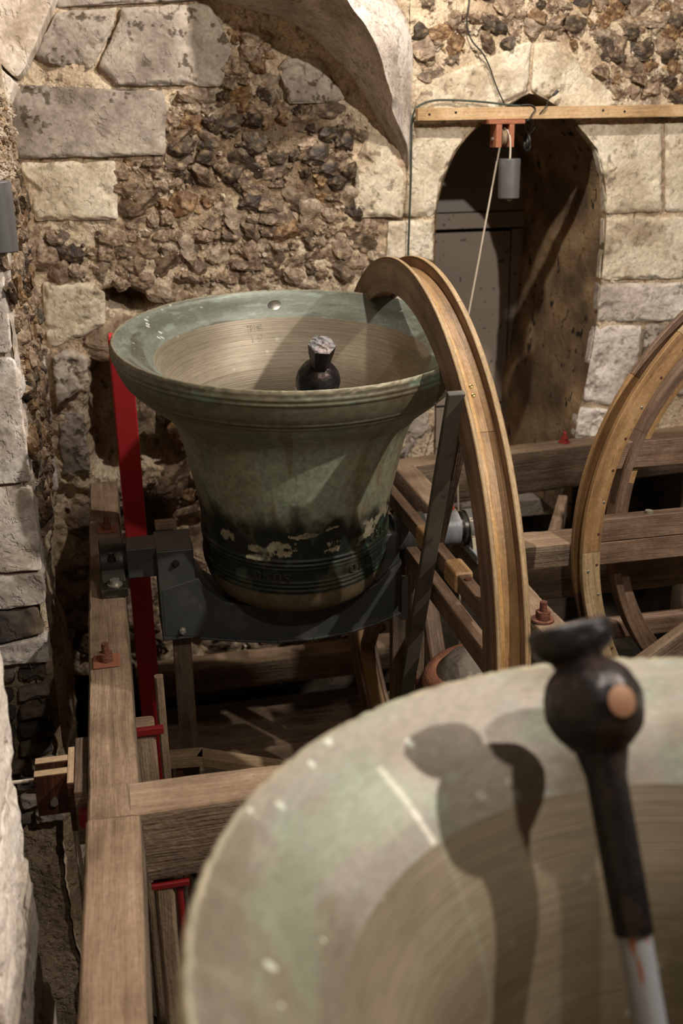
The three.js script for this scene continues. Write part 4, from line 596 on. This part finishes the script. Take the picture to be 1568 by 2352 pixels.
// ------------------------------------------------------------------ headstocks, gudgeons and bearings
function headstock(label, at) { // coordinates below are for the far bell's axis at (0.59, 0.07, -3.56)
  const t = thing('headstock', label, 'headstock', at), o = V(0.59, 0.07, -3.56), B = (x0, x1, y0, y1, z0, z1, r = 0.003) => boxAt(x0 - o.x, x1 - o.x, y0 - o.y, y1 - o.y, z0 - o.z, z1 - o.z, r);
  const s = new THREE.Shape([[0.1, 0.0], [0.222, 0.03], [0.25, -0.02], [0.31, -0.07], [0.4, -0.096], [0.5, -0.104], [0.7, -0.104], [0.8, -0.09], [0.86, -0.06], [0.9, -0.02], [0.95, 0.02], [0.95, -0.172], [0.85, -0.207], [0.745, -0.23], [0.62, -0.238], [0.49, -0.235], [0.34, -0.212], [0.215, -0.186], [0.1, -0.17]].map(([x, y]) => new THREE.Vector2(x - o.x, y - o.y)));
  part('girder', boxUV(new THREE.ExtrudeGeometry(s, { depth: 0.2, bevelEnabled: true, bevelSize: 0.004, bevelThickness: 0.004, bevelSegments: 2 }).translate(0, 0, -0.09), 0), M.greyPaint, t);
  const fl = [[0.215, -0.19], [0.34, -0.216], [0.49, -0.239], [0.62, -0.242], [0.745, -0.234], [0.85, -0.211], [0.945, -0.178]], fg = []; for (let i = 0; i < fl.length - 1; i++) fg.push(barBetween([fl[i][0] - o.x, fl[i][1] - o.y, 0.01], [fl[i + 1][0] - o.x, fl[i + 1][1] - o.y, 0.01], 0.235, 0.009)); part('flange', mergeGeometries(fg), M.greyPaint, t, 'rolled lower edge');
  part('cheek', B(0.088, 0.214, -0.194, 0.145, -3.655, -3.448, 0.006), M.greyPaint, t); part('cheek', B(0.86, 0.948, -0.2, 0.125, -3.66, -3.46, 0.006), M.greyPaint, t);
  part('cap_block', B(0.098, 0.175, 0.14, 0.165, -3.72, -3.665, 0.004), M.oakTop, t);
  part('gudgeon', B(-0.012, 0.092, 0.035, 0.145, -3.62, -3.495, 0.006), M.greyPaint, t, 'square left gudgeon'); part('gudgeon_pin', moved(cyl(0.04, 0.04, 0.1, 28, 'x'), -0.055 - o.x, 0.085 - o.y, -3.56 - o.z), M.steel, t);
  part('boss', moved(cyl(0.072, 0.072, 0.12, 40, 'x'), 1.0 - o.x, 0.09 - o.y, -3.55 - o.z), M.greyPaint, t); part('gudgeon', moved(cyl(0.063, 0.063, 0.135, 40, 'x'), 1.125 - o.x, 0.09 - o.y, -3.55 - o.z), M.bluePaint, t, 'round blue grey gudgeon'); part('gudgeon_pin', moved(cyl(0.04, 0.04, 0.16, 28, 'x'), 1.24 - o.x, 0.085 - o.y, -3.56 - o.z), M.steel, t);
  part('clamp_plate', B(0.95, 1.072, -0.215, -0.06, -3.5, -3.45, 0.004), M.bluePaint, t, 'blue grey clamp plate');
  for (const [x, y, z, m] of [[0.152, 0.098, -3.445, M.greasy], [0.158, -0.158, -3.445, M.steel], [1.045, -0.12, -3.447, M.steel], [1.035, -0.2, -3.447, M.steel]]) { const b = part('bolt', moved(hexNut(0.013, 0.012).rotateX(Math.PI / 2), x - o.x, y - o.y, z - o.z), m, t); part('bolt_end', moved(cyl(0.007, 0.007, 0.012, 12, 'z'), x - o.x, y - o.y, z + 0.01 - o.z), m, b); }
  return t;
}
headstock('dark grey steel headstock carrying the upturned far bell', [0.59, 0.07, -3.56]);
headstock('dark grey steel headstock hidden beneath the near bell', [0.565, 0.04, -0.69]);
function bearing(label, at, side) { // side 1: cream and grey right-hand housing, -1: greasy left-hand one
  const t = thing('bearing', label, 'bearing', at, undefined), m = side > 0 ? M.bearing : M.greasy;
  part('base', boxAt(-0.046, 0.046, 0, 0.034, -0.155, 0.16, 0.005), side > 0 ? M.bluePaint : M.greasy, t);
  const arch = new THREE.Shape(); arch.moveTo(-0.098, 0.03); arch.lineTo(-0.08, 0.07); arch.absarc(0, 0.072, 0.078, Math.PI, 0, true); arch.lineTo(0.098, 0.03); arch.lineTo(-0.098, 0.03);
  const g = boxUV(new THREE.ExtrudeGeometry(arch, { depth: 0.074, bevelEnabled: true, bevelSize: 0.004, bevelThickness: 0.004, bevelSegments: 2, curveSegments: 20 }).translate(0, 0, -0.037).rotateY(Math.PI / 2), 0); part('housing', g, m, t);
  part('seal_ring', moved(cyl(0.066, 0.066, 0.014, 32, 'x'), -0.05 * side, 0.082, 0), M.greasy, t); part('seal_ring', moved(cyl(0.07, 0.07, 0.012, 32, 'x'), -0.037 * side, 0.082, 0), M.greasy, t);
  for (const z of [-0.125, 0.125]) { const b = part('bolt', moved(hexNut(0.018, 0.02), 0.004, 0.044, z), M.steel, t); part('washer', moved(cyl(0.026, 0.026, 0.005, 24), 0.004, 0.036, z), M.steel, b); }
  for (const z of [-0.07, 0.07]) { const b = part('cap_bolt', moved(cyl(0.009, 0.009, 0.07, 12), 0.0, 0.095, z), M.greasy, t); part('nut', moved(hexNut(0.016, 0.016), 0, 0.108, z), M.greasy, b); }
  return t;
}
bearing('dark greasy bearing block bolted on the left oak beam', [-0.062, 0.0, -3.585], -1);
bearing('cream and grey bearing block beside the wheel on the right oak beam', [1.265, 0.0, -3.555], 1);
bearing('hidden bearing block left of the near bell', [-0.085, -0.03 + 0.03, -0.69], -1);
bearing('hidden bearing block right of the near bell', [1.24, 0.0, -0.69], 1);

// ------------------------------------------------------------------ bell wheels
// a felloe: arc of rectangular section about the local x axis, angle measured from +y towards +z
function arcGeo(r0, r1, x0, x1, a0, a1, ch = 0.0025) {
  const sec = [[x0 + ch, r1], [x1 - ch, r1], [x1, r1 - ch], [x1, r0 + ch], [x1 - ch, r0], [x0 + ch, r0], [x0, r0 + ch], [x0, r1 - ch]], parts = [];
  const N = Math.max(2, Math.ceil((a1 - a0) / 0.03)), pos = [], nor = [], uv = [], idx = [];
  const pt = (i, p) => { const a = lerp(a0, a1, i / N); return [p[0], p[1] * Math.cos(a), p[1] * Math.sin(a)]; };
  sec.forEach((p, k) => { const q = sec[(k + 1) % 8], nx = p[1] - q[1] ? (p[0] + q[0]) / 2 > (x0 + x1) / 2 ? 1 : -1 : 0, l = Math.hypot(q[0] - p[0], q[1] - p[1]); let n = [-(q[1] - p[1]), q[0] - p[0]].map((t) => t / l); if ((n[0] * ((p[0] + q[0]) / 2 - (x0 + x1) / 2) + n[1] * ((p[1] + q[1]) / 2 - (r0 + r1) / 2)) < 0) n = [-n[0], -n[1]]; const base = pos.length / 3; for (let i = 0; i <= N; i++) { const a = lerp(a0, a1, i / N); for (const s of [p, q]) { pos.push(...pt(i, s)); nor.push(n[0], n[1] * Math.cos(a), n[1] * Math.sin(a)); uv.push(a * (r0 + r1) / 2, s[1] + s[0] * 1.0 + k * 0.1); } } for (let i = 0; i < N; i++) { const a = base + i * 2; idx.push(a, a + 1, a + 2, a + 1, a + 3, a + 2); } });
  for (const e of [0, N]) { const c = pos.length / 3; sec.forEach((p) => { pos.push(...pt(e, p)); const a = e ? a1 : a0, s = e ? 1 : -1; nor.push(0, -Math.sin(a) * s, Math.cos(a) * s); uv.push(p[0], p[1]); }); for (let k = 1; k < 7; k++) idx.push(c, c + k, c + k + 1); }
  const g = new THREE.BufferGeometry(); g.setAttribute('position', new THREE.Float32BufferAttribute(pos, 3)); g.setAttribute('normal', new THREE.Float32BufferAttribute(nor, 3)); g.setAttribute('uv', new THREE.Float32BufferAttribute(uv, 2));
  // wind every triangle with its normals
  for (let i = 0; i < idx.length; i += 3) { const v = [0, 1, 2].map((j) => V(...pos.slice(idx[i + j] * 3, idx[i + j] * 3 + 3))), n = V(...nor.slice(idx[i] * 3, idx[i] * 3 + 3)); if (v[1].sub(v[0]).cross(v[2].sub(v[0])).dot(n) < 0) { const t = idx[i]; idx[i] = idx[i + 1]; idx[i + 1] = t; } }
  g.setIndex(idx); return g;
}
function felloes(t, name, r0, r1, x0, x1, n, off, mats, label) { for (let i = 0; i < n; i++) part(name, arcGeo(r0, r1, x0, x1, off + (i * 2 * Math.PI) / n + 0.0008, off + ((i + 1) * 2 * Math.PI) / n - 0.0008), mats[i % mats.length], t, label); }
function screw(t, p, n, r, mat) { const g = new THREE.SphereGeometry(r, 16, 8, 0, Math.PI * 2, 0, Math.PI / 2); g.scale(1, 0.35, 1); g.applyQuaternion(new THREE.Quaternion().setFromUnitVectors(V(0, 1, 0), n)); const s = part('screw', g.translate(p.x, p.y, p.z), mat, t); const d = new THREE.BoxGeometry(r * 1.7, 0.0008, r * 0.22); d.applyQuaternion(new THREE.Quaternion().setFromUnitVectors(V(0, 1, 0), n)); part('slot', d.translate(p.x + n.x * r * 0.36, p.y + n.y * r * 0.36, p.z + n.z * r * 0.36), M.darkGap, s); }
// chamfered spoke with a waist, from a to b
function spoke(t, a, b, w, h, mat, name = 'spoke') {
  part(name, barBetween(a, b, w, h, V(0, 1, 0), 0.006), mat, t);
}
{
  const t = thing('bellwheel', 'big grooved wooden bell wheel standing upright right of the far bell, nearly edge-on', 'bell wheel', [1.0, -0.01, -3.55]);
  felloes(t, 'shroud', 0.966, 1.083, -0.047, -0.034, 5, 0.35, [M.elmBrown], 'left rim board');
  felloes(t, 'shroud', 0.966, 1.083, 0.035, 0.052, 5, 0.6, [M.elmBrown, M.elm], 'right rim board');
  felloes(t, 'sole', 0.975, 1.05, -0.034, 0.035, 5, 0.85, [M.elm], 'rope channel');
  felloes(t, 'inner_fillet', 1.05, 1.062, -0.034, -0.014, 3, 0.1, [M.elmPale], 'pale strip in the rope channel');
  felloes(t, 'edge_strip', 1.083, 1.0865, -0.047, -0.034, 3, 0.2, [M.ply], 'light plywood edge'); felloes(t, 'edge_strip', 1.083, 1.0865, 0.035, 0.052, 3, 0.4, [M.ply], 'light plywood edge');
  for (const a of [0.705, 0.735, 1.545, 1.575, 1.64]) screw(t, V(-0.004, 1.051 * Math.cos(a), 1.051 * Math.sin(a)), V(0, Math.cos(a), Math.sin(a)), 0.0065, M.brass);
  // spokes: two level ones through the headstock, one chord at each side, braces
  const S = (y0, z0, y1, z1, w, h, m, x = 0.0) => spoke(t, [x, y0, z0], [x, y1, z1], w, h, m);
  S(0.185, -0.985, 0.185, 0.985, 0.04, 0.058, M.elmBrown, -0.01); S(0.03, -0.99, 0.03, 0.99, 0.044, 0.075, M.elmBrown, 0.0);
  for (const z of [0.30, 0.62]) part('spoke_pad', boxAt(-0.038, 0.022, 0.15, 0.222, z - 0.06, z + 0.06, 0.012), M.elm, t, 'stop-chamfered block on spoke');
  for (const z of [0.72]) part('spoke_bolt', moved(cyl(0.011, 0.011, 0.006, 20), -0.01, 0.216, z), M.rust, t);
  for (const z of [-0.52, -0.33]) part('spoke_key', boxAt(-0.014, 0.004, 0.21, 0.236, z - 0.045, z + 0.045, 0.003), M.elm, t, 'wooden key standing on rear spoke');
  part('chord_spoke', barBetween([-0.068, 0.80, 0.742], [-0.066, -0.85, 0.06], 0.022, 0.05, V(1, 0, 0)), M.strut = std({ map: rustFn(hexc(0x4a443b), hexc(0x565046), hexc(0x3e3932), 1301), roughness: 0.6 }), t, 'dark tapering stay from rim to hub side');
  part('chord_spoke', barBetween([0.0, 0.72, 0.655], [0.0, 0.16, 0.36], 0.035, 0.03, V(1, 0, 0)), M.oakMid, t);
  part('chord_spoke', barBetween([0.01, -0.06, 0.24], [0.01, -0.70, 0.68], 0.045, 0.06, V(1, 0, 0), 0.012), M.elmBrown, t);
  part('chord_spoke', barBetween([0.0, 0.0, 0.13], [0.0, -0.98, 0.13], 0.045, 0.055, V(1, 0, 0), 0.008), M.oakMid, t);
  part('chord_spoke', barBetween([0.0, 0.0, -0.13], [0.0, -0.98, -0.13], 0.045, 0.055, V(1, 0, 0), 0.008), M.oakMid, t);
  part('chord_spoke', barBetween([0.01, -0.06, -0.2], [0.01, -0.70, -0.68], 0.045, 0.06, V(1, 0, 0), 0.008), M.elmBrown, t);
  part('tie_rod', tube([[-0.03, -0.17, 0.18], [-0.03, -0.3, 0.22], [-0.03, -0.55, 0.3]], 0.007, 16, 8), M.rust, t, 'thin rusty rod');
}
{ // second wheel, its plane across the room: built about x, turned so that the axis points to the camera
  const t = thing('bellwheel', 'second wooden bell wheel at the right edge, its rim jointed and nailed', 'bell wheel', [2.59, 0.11, -3.25]); t.rotation.y = -Math.PI / 2;
  // local x is now world +z; local z is world -x; so the left side lies at angle +90 degrees
  felloes(t, 'shroud', 0.99, 1.057, 0.026, 0.05, 8, 0.02, [M.ply, M.elm, M.ply], 'front rim board'); felloes(t, 'shroud', 0.99, 1.057, -0.05, -0.028, 8, 0.2, [M.elmBrown, M.elm], 'back rim board');
  felloes(t, 'sole', 0.995, 1.02, -0.028, 0.026, 8, 0.42, [M.elmBrown], 'rope channel');
  felloes(t, 'inner_rim', 0.805, 0.85, -0.155, -0.125, 6, 0.33, [M.elm, M.elmBrown], 'inner rim behind'); felloes(t, 'inner_rim', 0.85, 0.878, -0.155, -0.085, 6, 0.1, [M.elmBrown], 'inner rim behind');
  for (let i = 0; i < 14; i++) { const a = 0.72 + i * 0.115; screw(t, V(0.0505, 1.003 * Math.cos(a), 1.003 * Math.sin(a)), V(1, 0, 0), 0.005, i % 3 ? M.rust : M.steel); }
  screw(t, V(0.0505, 1.035 * Math.cos(1.66), 1.035 * Math.sin(1.66)), V(1, 0, 0), 0.006, M.steel);
  part('spoke', barBetween([0.0, 0.045, 1.0], [0.0, 0.045, -1.0], 0.05, 0.085, V(0, 1, 0), 0.005), M.elmBrown, t); part('spoke', barBetween([0.0, -0.042, 1.0], [0.0, -0.042, -1.0], 0.046, 0.085, V(0, 1, 0), 0.005), M.elmBrown, t);
  part('spoke', barBetween([-0.13, 0.27, 0.9], [-0.13, 0.27, -0.9], 0.045, 0.1, V(0, 1, 0), 0.005), M.elmBrown, t);
  part('spoke', barBetween([-0.14, 0.8, 0.42], [-0.14, -0.8, 0.42], 0.04, 0.08, V(1, 0, 0), 0.005), M.oakMid, t);
  part('spoke_bolt', moved(cyl(0.014, 0.014, 0.012, 18), 0.0, 0.09, 0.79), M.steel, t); part('hub', moved(cyl(0.1, 0.1, 0.2, 32, 'x'), 0, 0.03, 0), M.castIron, t);
  const ax = thing('wheel_axle', 'iron axle of the right-hand wheel resting on the dark beam behind it', 'axle', [2.59, 0.14, -3.45]); part('shaft', cyl(0.05, 0.05, 0.6, 24, 'z'), M.castIron, ax); part('saddle', boxAt(-0.09, 0.09, -0.143, -0.045, -0.24, -0.06, 0.006), M.castIron, ax);
}
// ------------------------------------------------------------------ stay, slider, post
{
  const t = thing('bell_stay', 'upright wooden stay hanging from the left end of the far headstock', 'bell stay', [0.156, -0.82, -3.53]);
  const g = timberGeo(0.84, 0.034, 0.066, 21.3, 0.0012, 0.004).applyMatrix4(new THREE.Matrix4().makeBasis(V(0, 1, 0), V(-1, 0, 0), V(0, 0, 1)).setPosition(0, 0.42, 0));
  const m = shadows(new THREE.Mesh(g, [M.oakMid, M.oakMid])); m.name = 'board'; t.add(m);
}
{
  const t = thing('slider', 'pale wooden slider bar lying low under the far bell', 'slider', [0.3, -2.0, -3.4]);
  part('bar', mergeGeometries([barBetween([-0.25, 1.33, -0.05], [-0.1, 1.33, -0.035], 0.07, 0.04), barBetween([-0.115, 1.33, -0.04], [0.18, 1.33, 0.12], 0.062, 0.04), barBetween([0.17, 1.33, 0.115], [0.6, 1.33, 0.30], 0.062, 0.04)]), M.freshEdge, t);
  part('pivot_bolt', moved(cyl(0.012, 0.012, 1.34, 12), -0.19, 0.67, -0.04), M.rust, t); part('support', boxAt(0.4, 0.46, 0, 1.312, 0.18, 0.24, 0.004), M.oakMid, t);
}
{
  const t = thing('steel_post', 'bright red square steel post standing behind the left of the far bell', 'post', [0.033, -2.0, -4.2]);
  part('tube', moved(rbox(0.086, 2.75, 0.086, 0.007), 0, 1.375, 0), M.redPaint, t); part('foot_plate', moved(rbox(0.18, 0.014, 0.18, 0.002), 0, 0.007, 0), M.redPaint, t); part('top_cap', moved(rbox(0.08, 0.01, 0.08, 0.003), 0, 2.753, 0), M.redPaint, t);
}
{ // rusty casting low down behind the wheel spokes
  const t = thing('iron_casting', 'round pitted iron casting with orange rust behind the spokes of the far wheel', 'iron casting', [1.1, -0.42, -3.02]);
  const prof = [[0, 0.27], [0.05, 0.268], [0.1, 0.25], [0.135, 0.21], [0.15, 0.15], [0.15, 0.06], [0.13, 0.0], [0, 0]].map((p) => new THREE.Vector2(...p));
  part('body', boxUV(roughen(new THREE.LatheGeometry(prof, 48).deleteAttribute('uv').deleteAttribute('normal'), 0.004, 16), 0), M.pitted = std({ map: rustFn(hexc(0x6e665c), hexc(0x857c70), hexc(0x554b42), 1101), roughness: 0.8, bumpMap: castBump, bumpScale: 0.006 }), t);
  part('collar', new THREE.TorusGeometry(0.128, 0.035, 14, 40).rotateX(Math.PI / 2).rotateZ(0.25).translate(-0.03, 0.2, 0), M.rustOrange = std({ map: rustFn(hexc(0x84543f), hexc(0x966a50), hexc(0x70483a), 1111), roughness: 0.75, bumpMap: castBump, bumpScale: 0.003 }), t, 'orange rusted collar');
  part('pedestal', boxAt(-0.12, 0.12, -1.58, 0.01, -0.12, 0.12, 0.01), M.oakMid, t);
  t.rotation.z = 0;
}
// ------------------------------------------------------------------ batten, pulleys, weights, cords
{
  const t = thing('batten', 'pale pine batten fixed level across the arched doorway', 'batten', [2.2, 1.537, -4.79]);
  const b = part('board', boxAt(-0.817, 0.75, -0.026, 0.026, -0.02, 0.02, 0.003, 0, 0.3), M.pine, t);
  for (const x of [-0.765, -0.645, 0.045, 0.15]) part('screw_hole', moved(cyl(0.0055, 0.0055, 0.004, 16, 'z'), x, x === -0.765 || x === 0.15 ? 0.0 : 0.006, 0.0195), M.darkGap, t);
  for (const x of [-0.74, 0.55]) part('spacer', boxAt(x - 0.03, x + 0.03, -0.02, 0.02, -0.065, -0.018, 0.002), M.pine, t);
}
function pulley(name, label, at, mat, edge, q) {
  const t = thing(name, label, 'pulley', at); if (q) t.quaternion.copy(q);
  part('mount', boxAt(-0.084, 0.084, -0.017, 0.0, -0.06, 0.03, 0.002), mat, t);
  part('cheek', boxAt(-0.048, -0.022, -0.115, -0.017, -0.055, 0.028, 0.002), mat, t); part('cheek', boxAt(0.013, 0.036, -0.115, -0.017, -0.055, 0.028, 0.002), mat, t);
  const sh = new THREE.LatheGeometry([[0.012, -0.011], [0.035, -0.011], [0.036, -0.007], [0.028, 0], [0.036, 0.007], [0.035, 0.011], [0.012, 0.011]].map((p) => new THREE.Vector2(...p)), 32).rotateZ(Math.PI / 2); part('sheave', moved(sh, -0.004, -0.072, -0.012), M.freshEdge, t, 'grooved pulley wheel');
  part('axle_bolt', moved(cyl(0.008, 0.008, 0.1, 12, 'x'), -0.006, -0.08, -0.012), M.steel, t); return t;
}
pulley('pulley_block', 'small terracotta coloured pulley block under the pine batten', [1.784, 1.51, -4.775], M.orangeWood);
function weight(label, at, cordTop) {
  const t = thing('hanging_weight', label, 'weight', at); part('body', boxUV(new THREE.LatheGeometry([[0, 0], [0.043, 0], [0.048, 0.004], [0.048, 0.166], [0.044, 0.17], [0, 0.17]].map((p) => new THREE.Vector2(...p)), 48), 1), M.weight, t);
  part('knot', new THREE.SphereGeometry(0.009, 12, 8).scale(1.4, 0.7, 1).translate(0.004, -0.006, 0.004), M.cord, t); return t;
}
const wr = weight('grey cylindrical weight hanging on a cord in the doorway', [1.801, 1.178, -4.742]); wr.rotation.z = 0.0;
const cordGeo = (pts, r, seg) => tube(pts, r, seg, 10);
solo('cord', cordGeo([[1.801, 1.176, -4.742], [1.801, 1.30, -4.742], [1.8005, 1.43, -4.745], [1.795, 1.466, -4.765], [1.787, 1.474, -4.788], [1.782, 1.455, -4.812], [1.775, 1.41, -4.802], [1.755, 1.30, -4.796], [1.717, 1.10, -4.787], [1.68, 0.90, -4.778], [1.642, 0.70, -4.77], [1.604, 0.50, -4.761], [1.567, 0.30, -4.753], [1.53, 0.10, -4.60], [1.51, -0.06, -4.5], [1.5, -0.6, -4.4], [1.5, -1.995, -4.35]], 0.0042, 160), M.cord, 'thin pale cord running over the doorway pulley and slanting down to the frame', 'cord');
weight('grey cylindrical weight cut by the left edge of the picture', [-0.252, 1.215, -2.86]);
solo('cord', cordGeo([[-0.252, 1.21, -2.86], [-0.252, 1.6, -2.86], [-0.252, 2.4, -2.86], [-0.252, 3.3, -2.86]], 0.0042, 40), M.cord, 'pale cord from the ceiling holding the left weight', 'cord');
{ // the pulley fixed on its side to the left beam
  const t = thing('pulley_block', 'dark wooden pulley block fixed sideways on the left beam, with pale sawn edges', 'pulley', [-0.19, -0.17, -2.49]);
  const B = (x0, x1, y0, y1, z0, z1) => boxAt(x0 + 0.19, x1 + 0.19, y0 + 0.17, y1 + 0.17, z0 + 2.49, z1 + 2.49, 0.0015);
  const two = (name, x0, x1, y0, y1, z0, z1, label) => { const m = part(name, B(x0, x1, y0, y1 - 0.0025, z0, z1), M.mahogany, t, label); part('sawn_edge', B(x0 + 0.0005, x1 - 0.0005, y1 - 0.003, y1, z0 + 0.0005, z1 - 0.0005), M.freshEdge, m); };
  part('packing', B(-0.186, -0.154, -0.2, -0.045, -2.62, -2.36), M.oakMid, t);
  two('mount', -0.204, -0.187, -0.185, -0.04, -2.57, -2.40); two('cheek', -0.287, -0.204, -0.16, -0.04, -2.535, -2.508); two('cheek', -0.287, -0.204, -0.16, -0.04, -2.475, -2.448);
  part('axle_bolt', moved(hexNut(0.011, 0.012).rotateX(Math.PI / 2), -0.243 + 0.19, -0.118 + 0.17, -2.442 + 2.49), M.steel, t); part('sheave', moved(cyl(0.034, 0.034, 0.024, 28, 'z'), -0.243 + 0.19, -0.115 + 0.17, 0), M.freshEdge, t);
}
solo('cord', cordGeo([[-1.28, -0.02, -2.47], [-0.7, -0.055, -2.485], [-0.35, -0.076, -2.4915], [-0.26, -0.079, -2.4915], [-0.225, -0.085, -2.4915], [-0.207, -0.105, -2.4915], [-0.205, -0.14, -2.4915], [-0.2, -0.3, -2.49], [-0.196, -0.5, -2.48], [-0.19, -1.995, -2.45]], 0.005, 120), M.cord, 'white cord entering the left pulley from the wall and dropping beside the beam', 'cord');
part('bracket', boxAt(-0.07, -0.02, 0.12, 0.16, 0.25, 0.28, 0.002), M.redDark, rail, 'red steel bracket on beam side').position.set(-0.02, 0.0, 0.86);
// ------------------------------------------------------------------ cables on the doorway wall
const ZC = -4.818;
solo('cable', tube([[1.60, 2.2, ZC], [1.621, 1.994, ZC], [1.612, 1.93, ZC], [1.618, 1.874, ZC], [1.64, 1.83, ZC], [1.69, 1.78, ZC], [1.72, 1.73, ZC], [1.745, 1.67, ZC], [1.77, 1.62, ZC], [1.80, 1.57, ZC - 0.004]], 0.0035, 90, 6), M.cable, 'thin dark cable wandering down the flint wall to the batten', 'cable');
solo('cable', tube([[1.862, 1.567, -4.79], [1.8, 1.572, -4.795], [1.7, 1.584, -4.80], [1.581, 1.593, -4.81], [1.48, 1.595, ZC], [1.431, 1.586, ZC], [1.39, 1.565, ZC], [1.374, 1.53, ZC], [1.369, 1.4, ZC], [1.368, 1.287, ZC], [1.362, 1.1, ZC], [1.357, 0.926, ZC], [1.36, 0.748, ZC], [1.35, 0.55, ZC], [1.34, 0.2, ZC]], 0.0045, 140, 6), M.cableGreen, 'dark cable looping over the batten end and running straight down', 'cable');
solo('cable', tube([[1.86, 1.57, -4.78], [1.905, 1.568, -4.765], [1.92, 1.552, -4.762], [1.905, 1.53, -4.763], [1.895, 1.51, -4.765], [1.88, 1.50, -4.775], [1.89, 1.47, -4.80], [1.92, 1.45, -4.82], [1.95, 1.48, -4.83], [1.935, 1.515, -4.79], [1.95, 1.54, -4.764], [1.972, 1.566, -4.762], [1.985, 1.59, -4.78], [2.02, 1.612, -4.80]], 0.0032, 110, 6), M.cable, 'coil of black cable tied round the batten right of the pulley', 'cable');
{ const t = thing('cable_plug', 'black plug at the cable end above the batten', 'plug', [2.028, 1.618, -4.803]); const g = new THREE.CapsuleGeometry(0.007, 0.02, 4, 12).rotateZ(-0.9); part('body', g, M.cable, t); part('tip', moved(new THREE.CylinderGeometry(0.003, 0.003, 0.012, 8).rotateZ(-0.9), 0.014, 0.011, 0), M.steel, t); }
{ const t = thing('cable_reel', 'black lump of coiled cable hanging in the top of the doorway', 'cable', [1.915, 1.40, -4.83]); part('coil', mergeGeometries([0, 1, 2].map((i) => new THREE.TorusGeometry(0.022 + i * 0.002, 0.007, 8, 24).rotateY(0.6 + i * 0.5).rotateX(i * 0.4).translate(0, i * 0.01, 0))), M.cable, t); part('hanger', tube([[0, 0.02, 0], [0.005, 0.05, 0.01], [0.0, 0.1, 0.04], [-0.01, 0.14, 0.05]], 0.003, 16, 6), M.cable, t); }
scene.environment = null;
renderer.render(scene, camera);
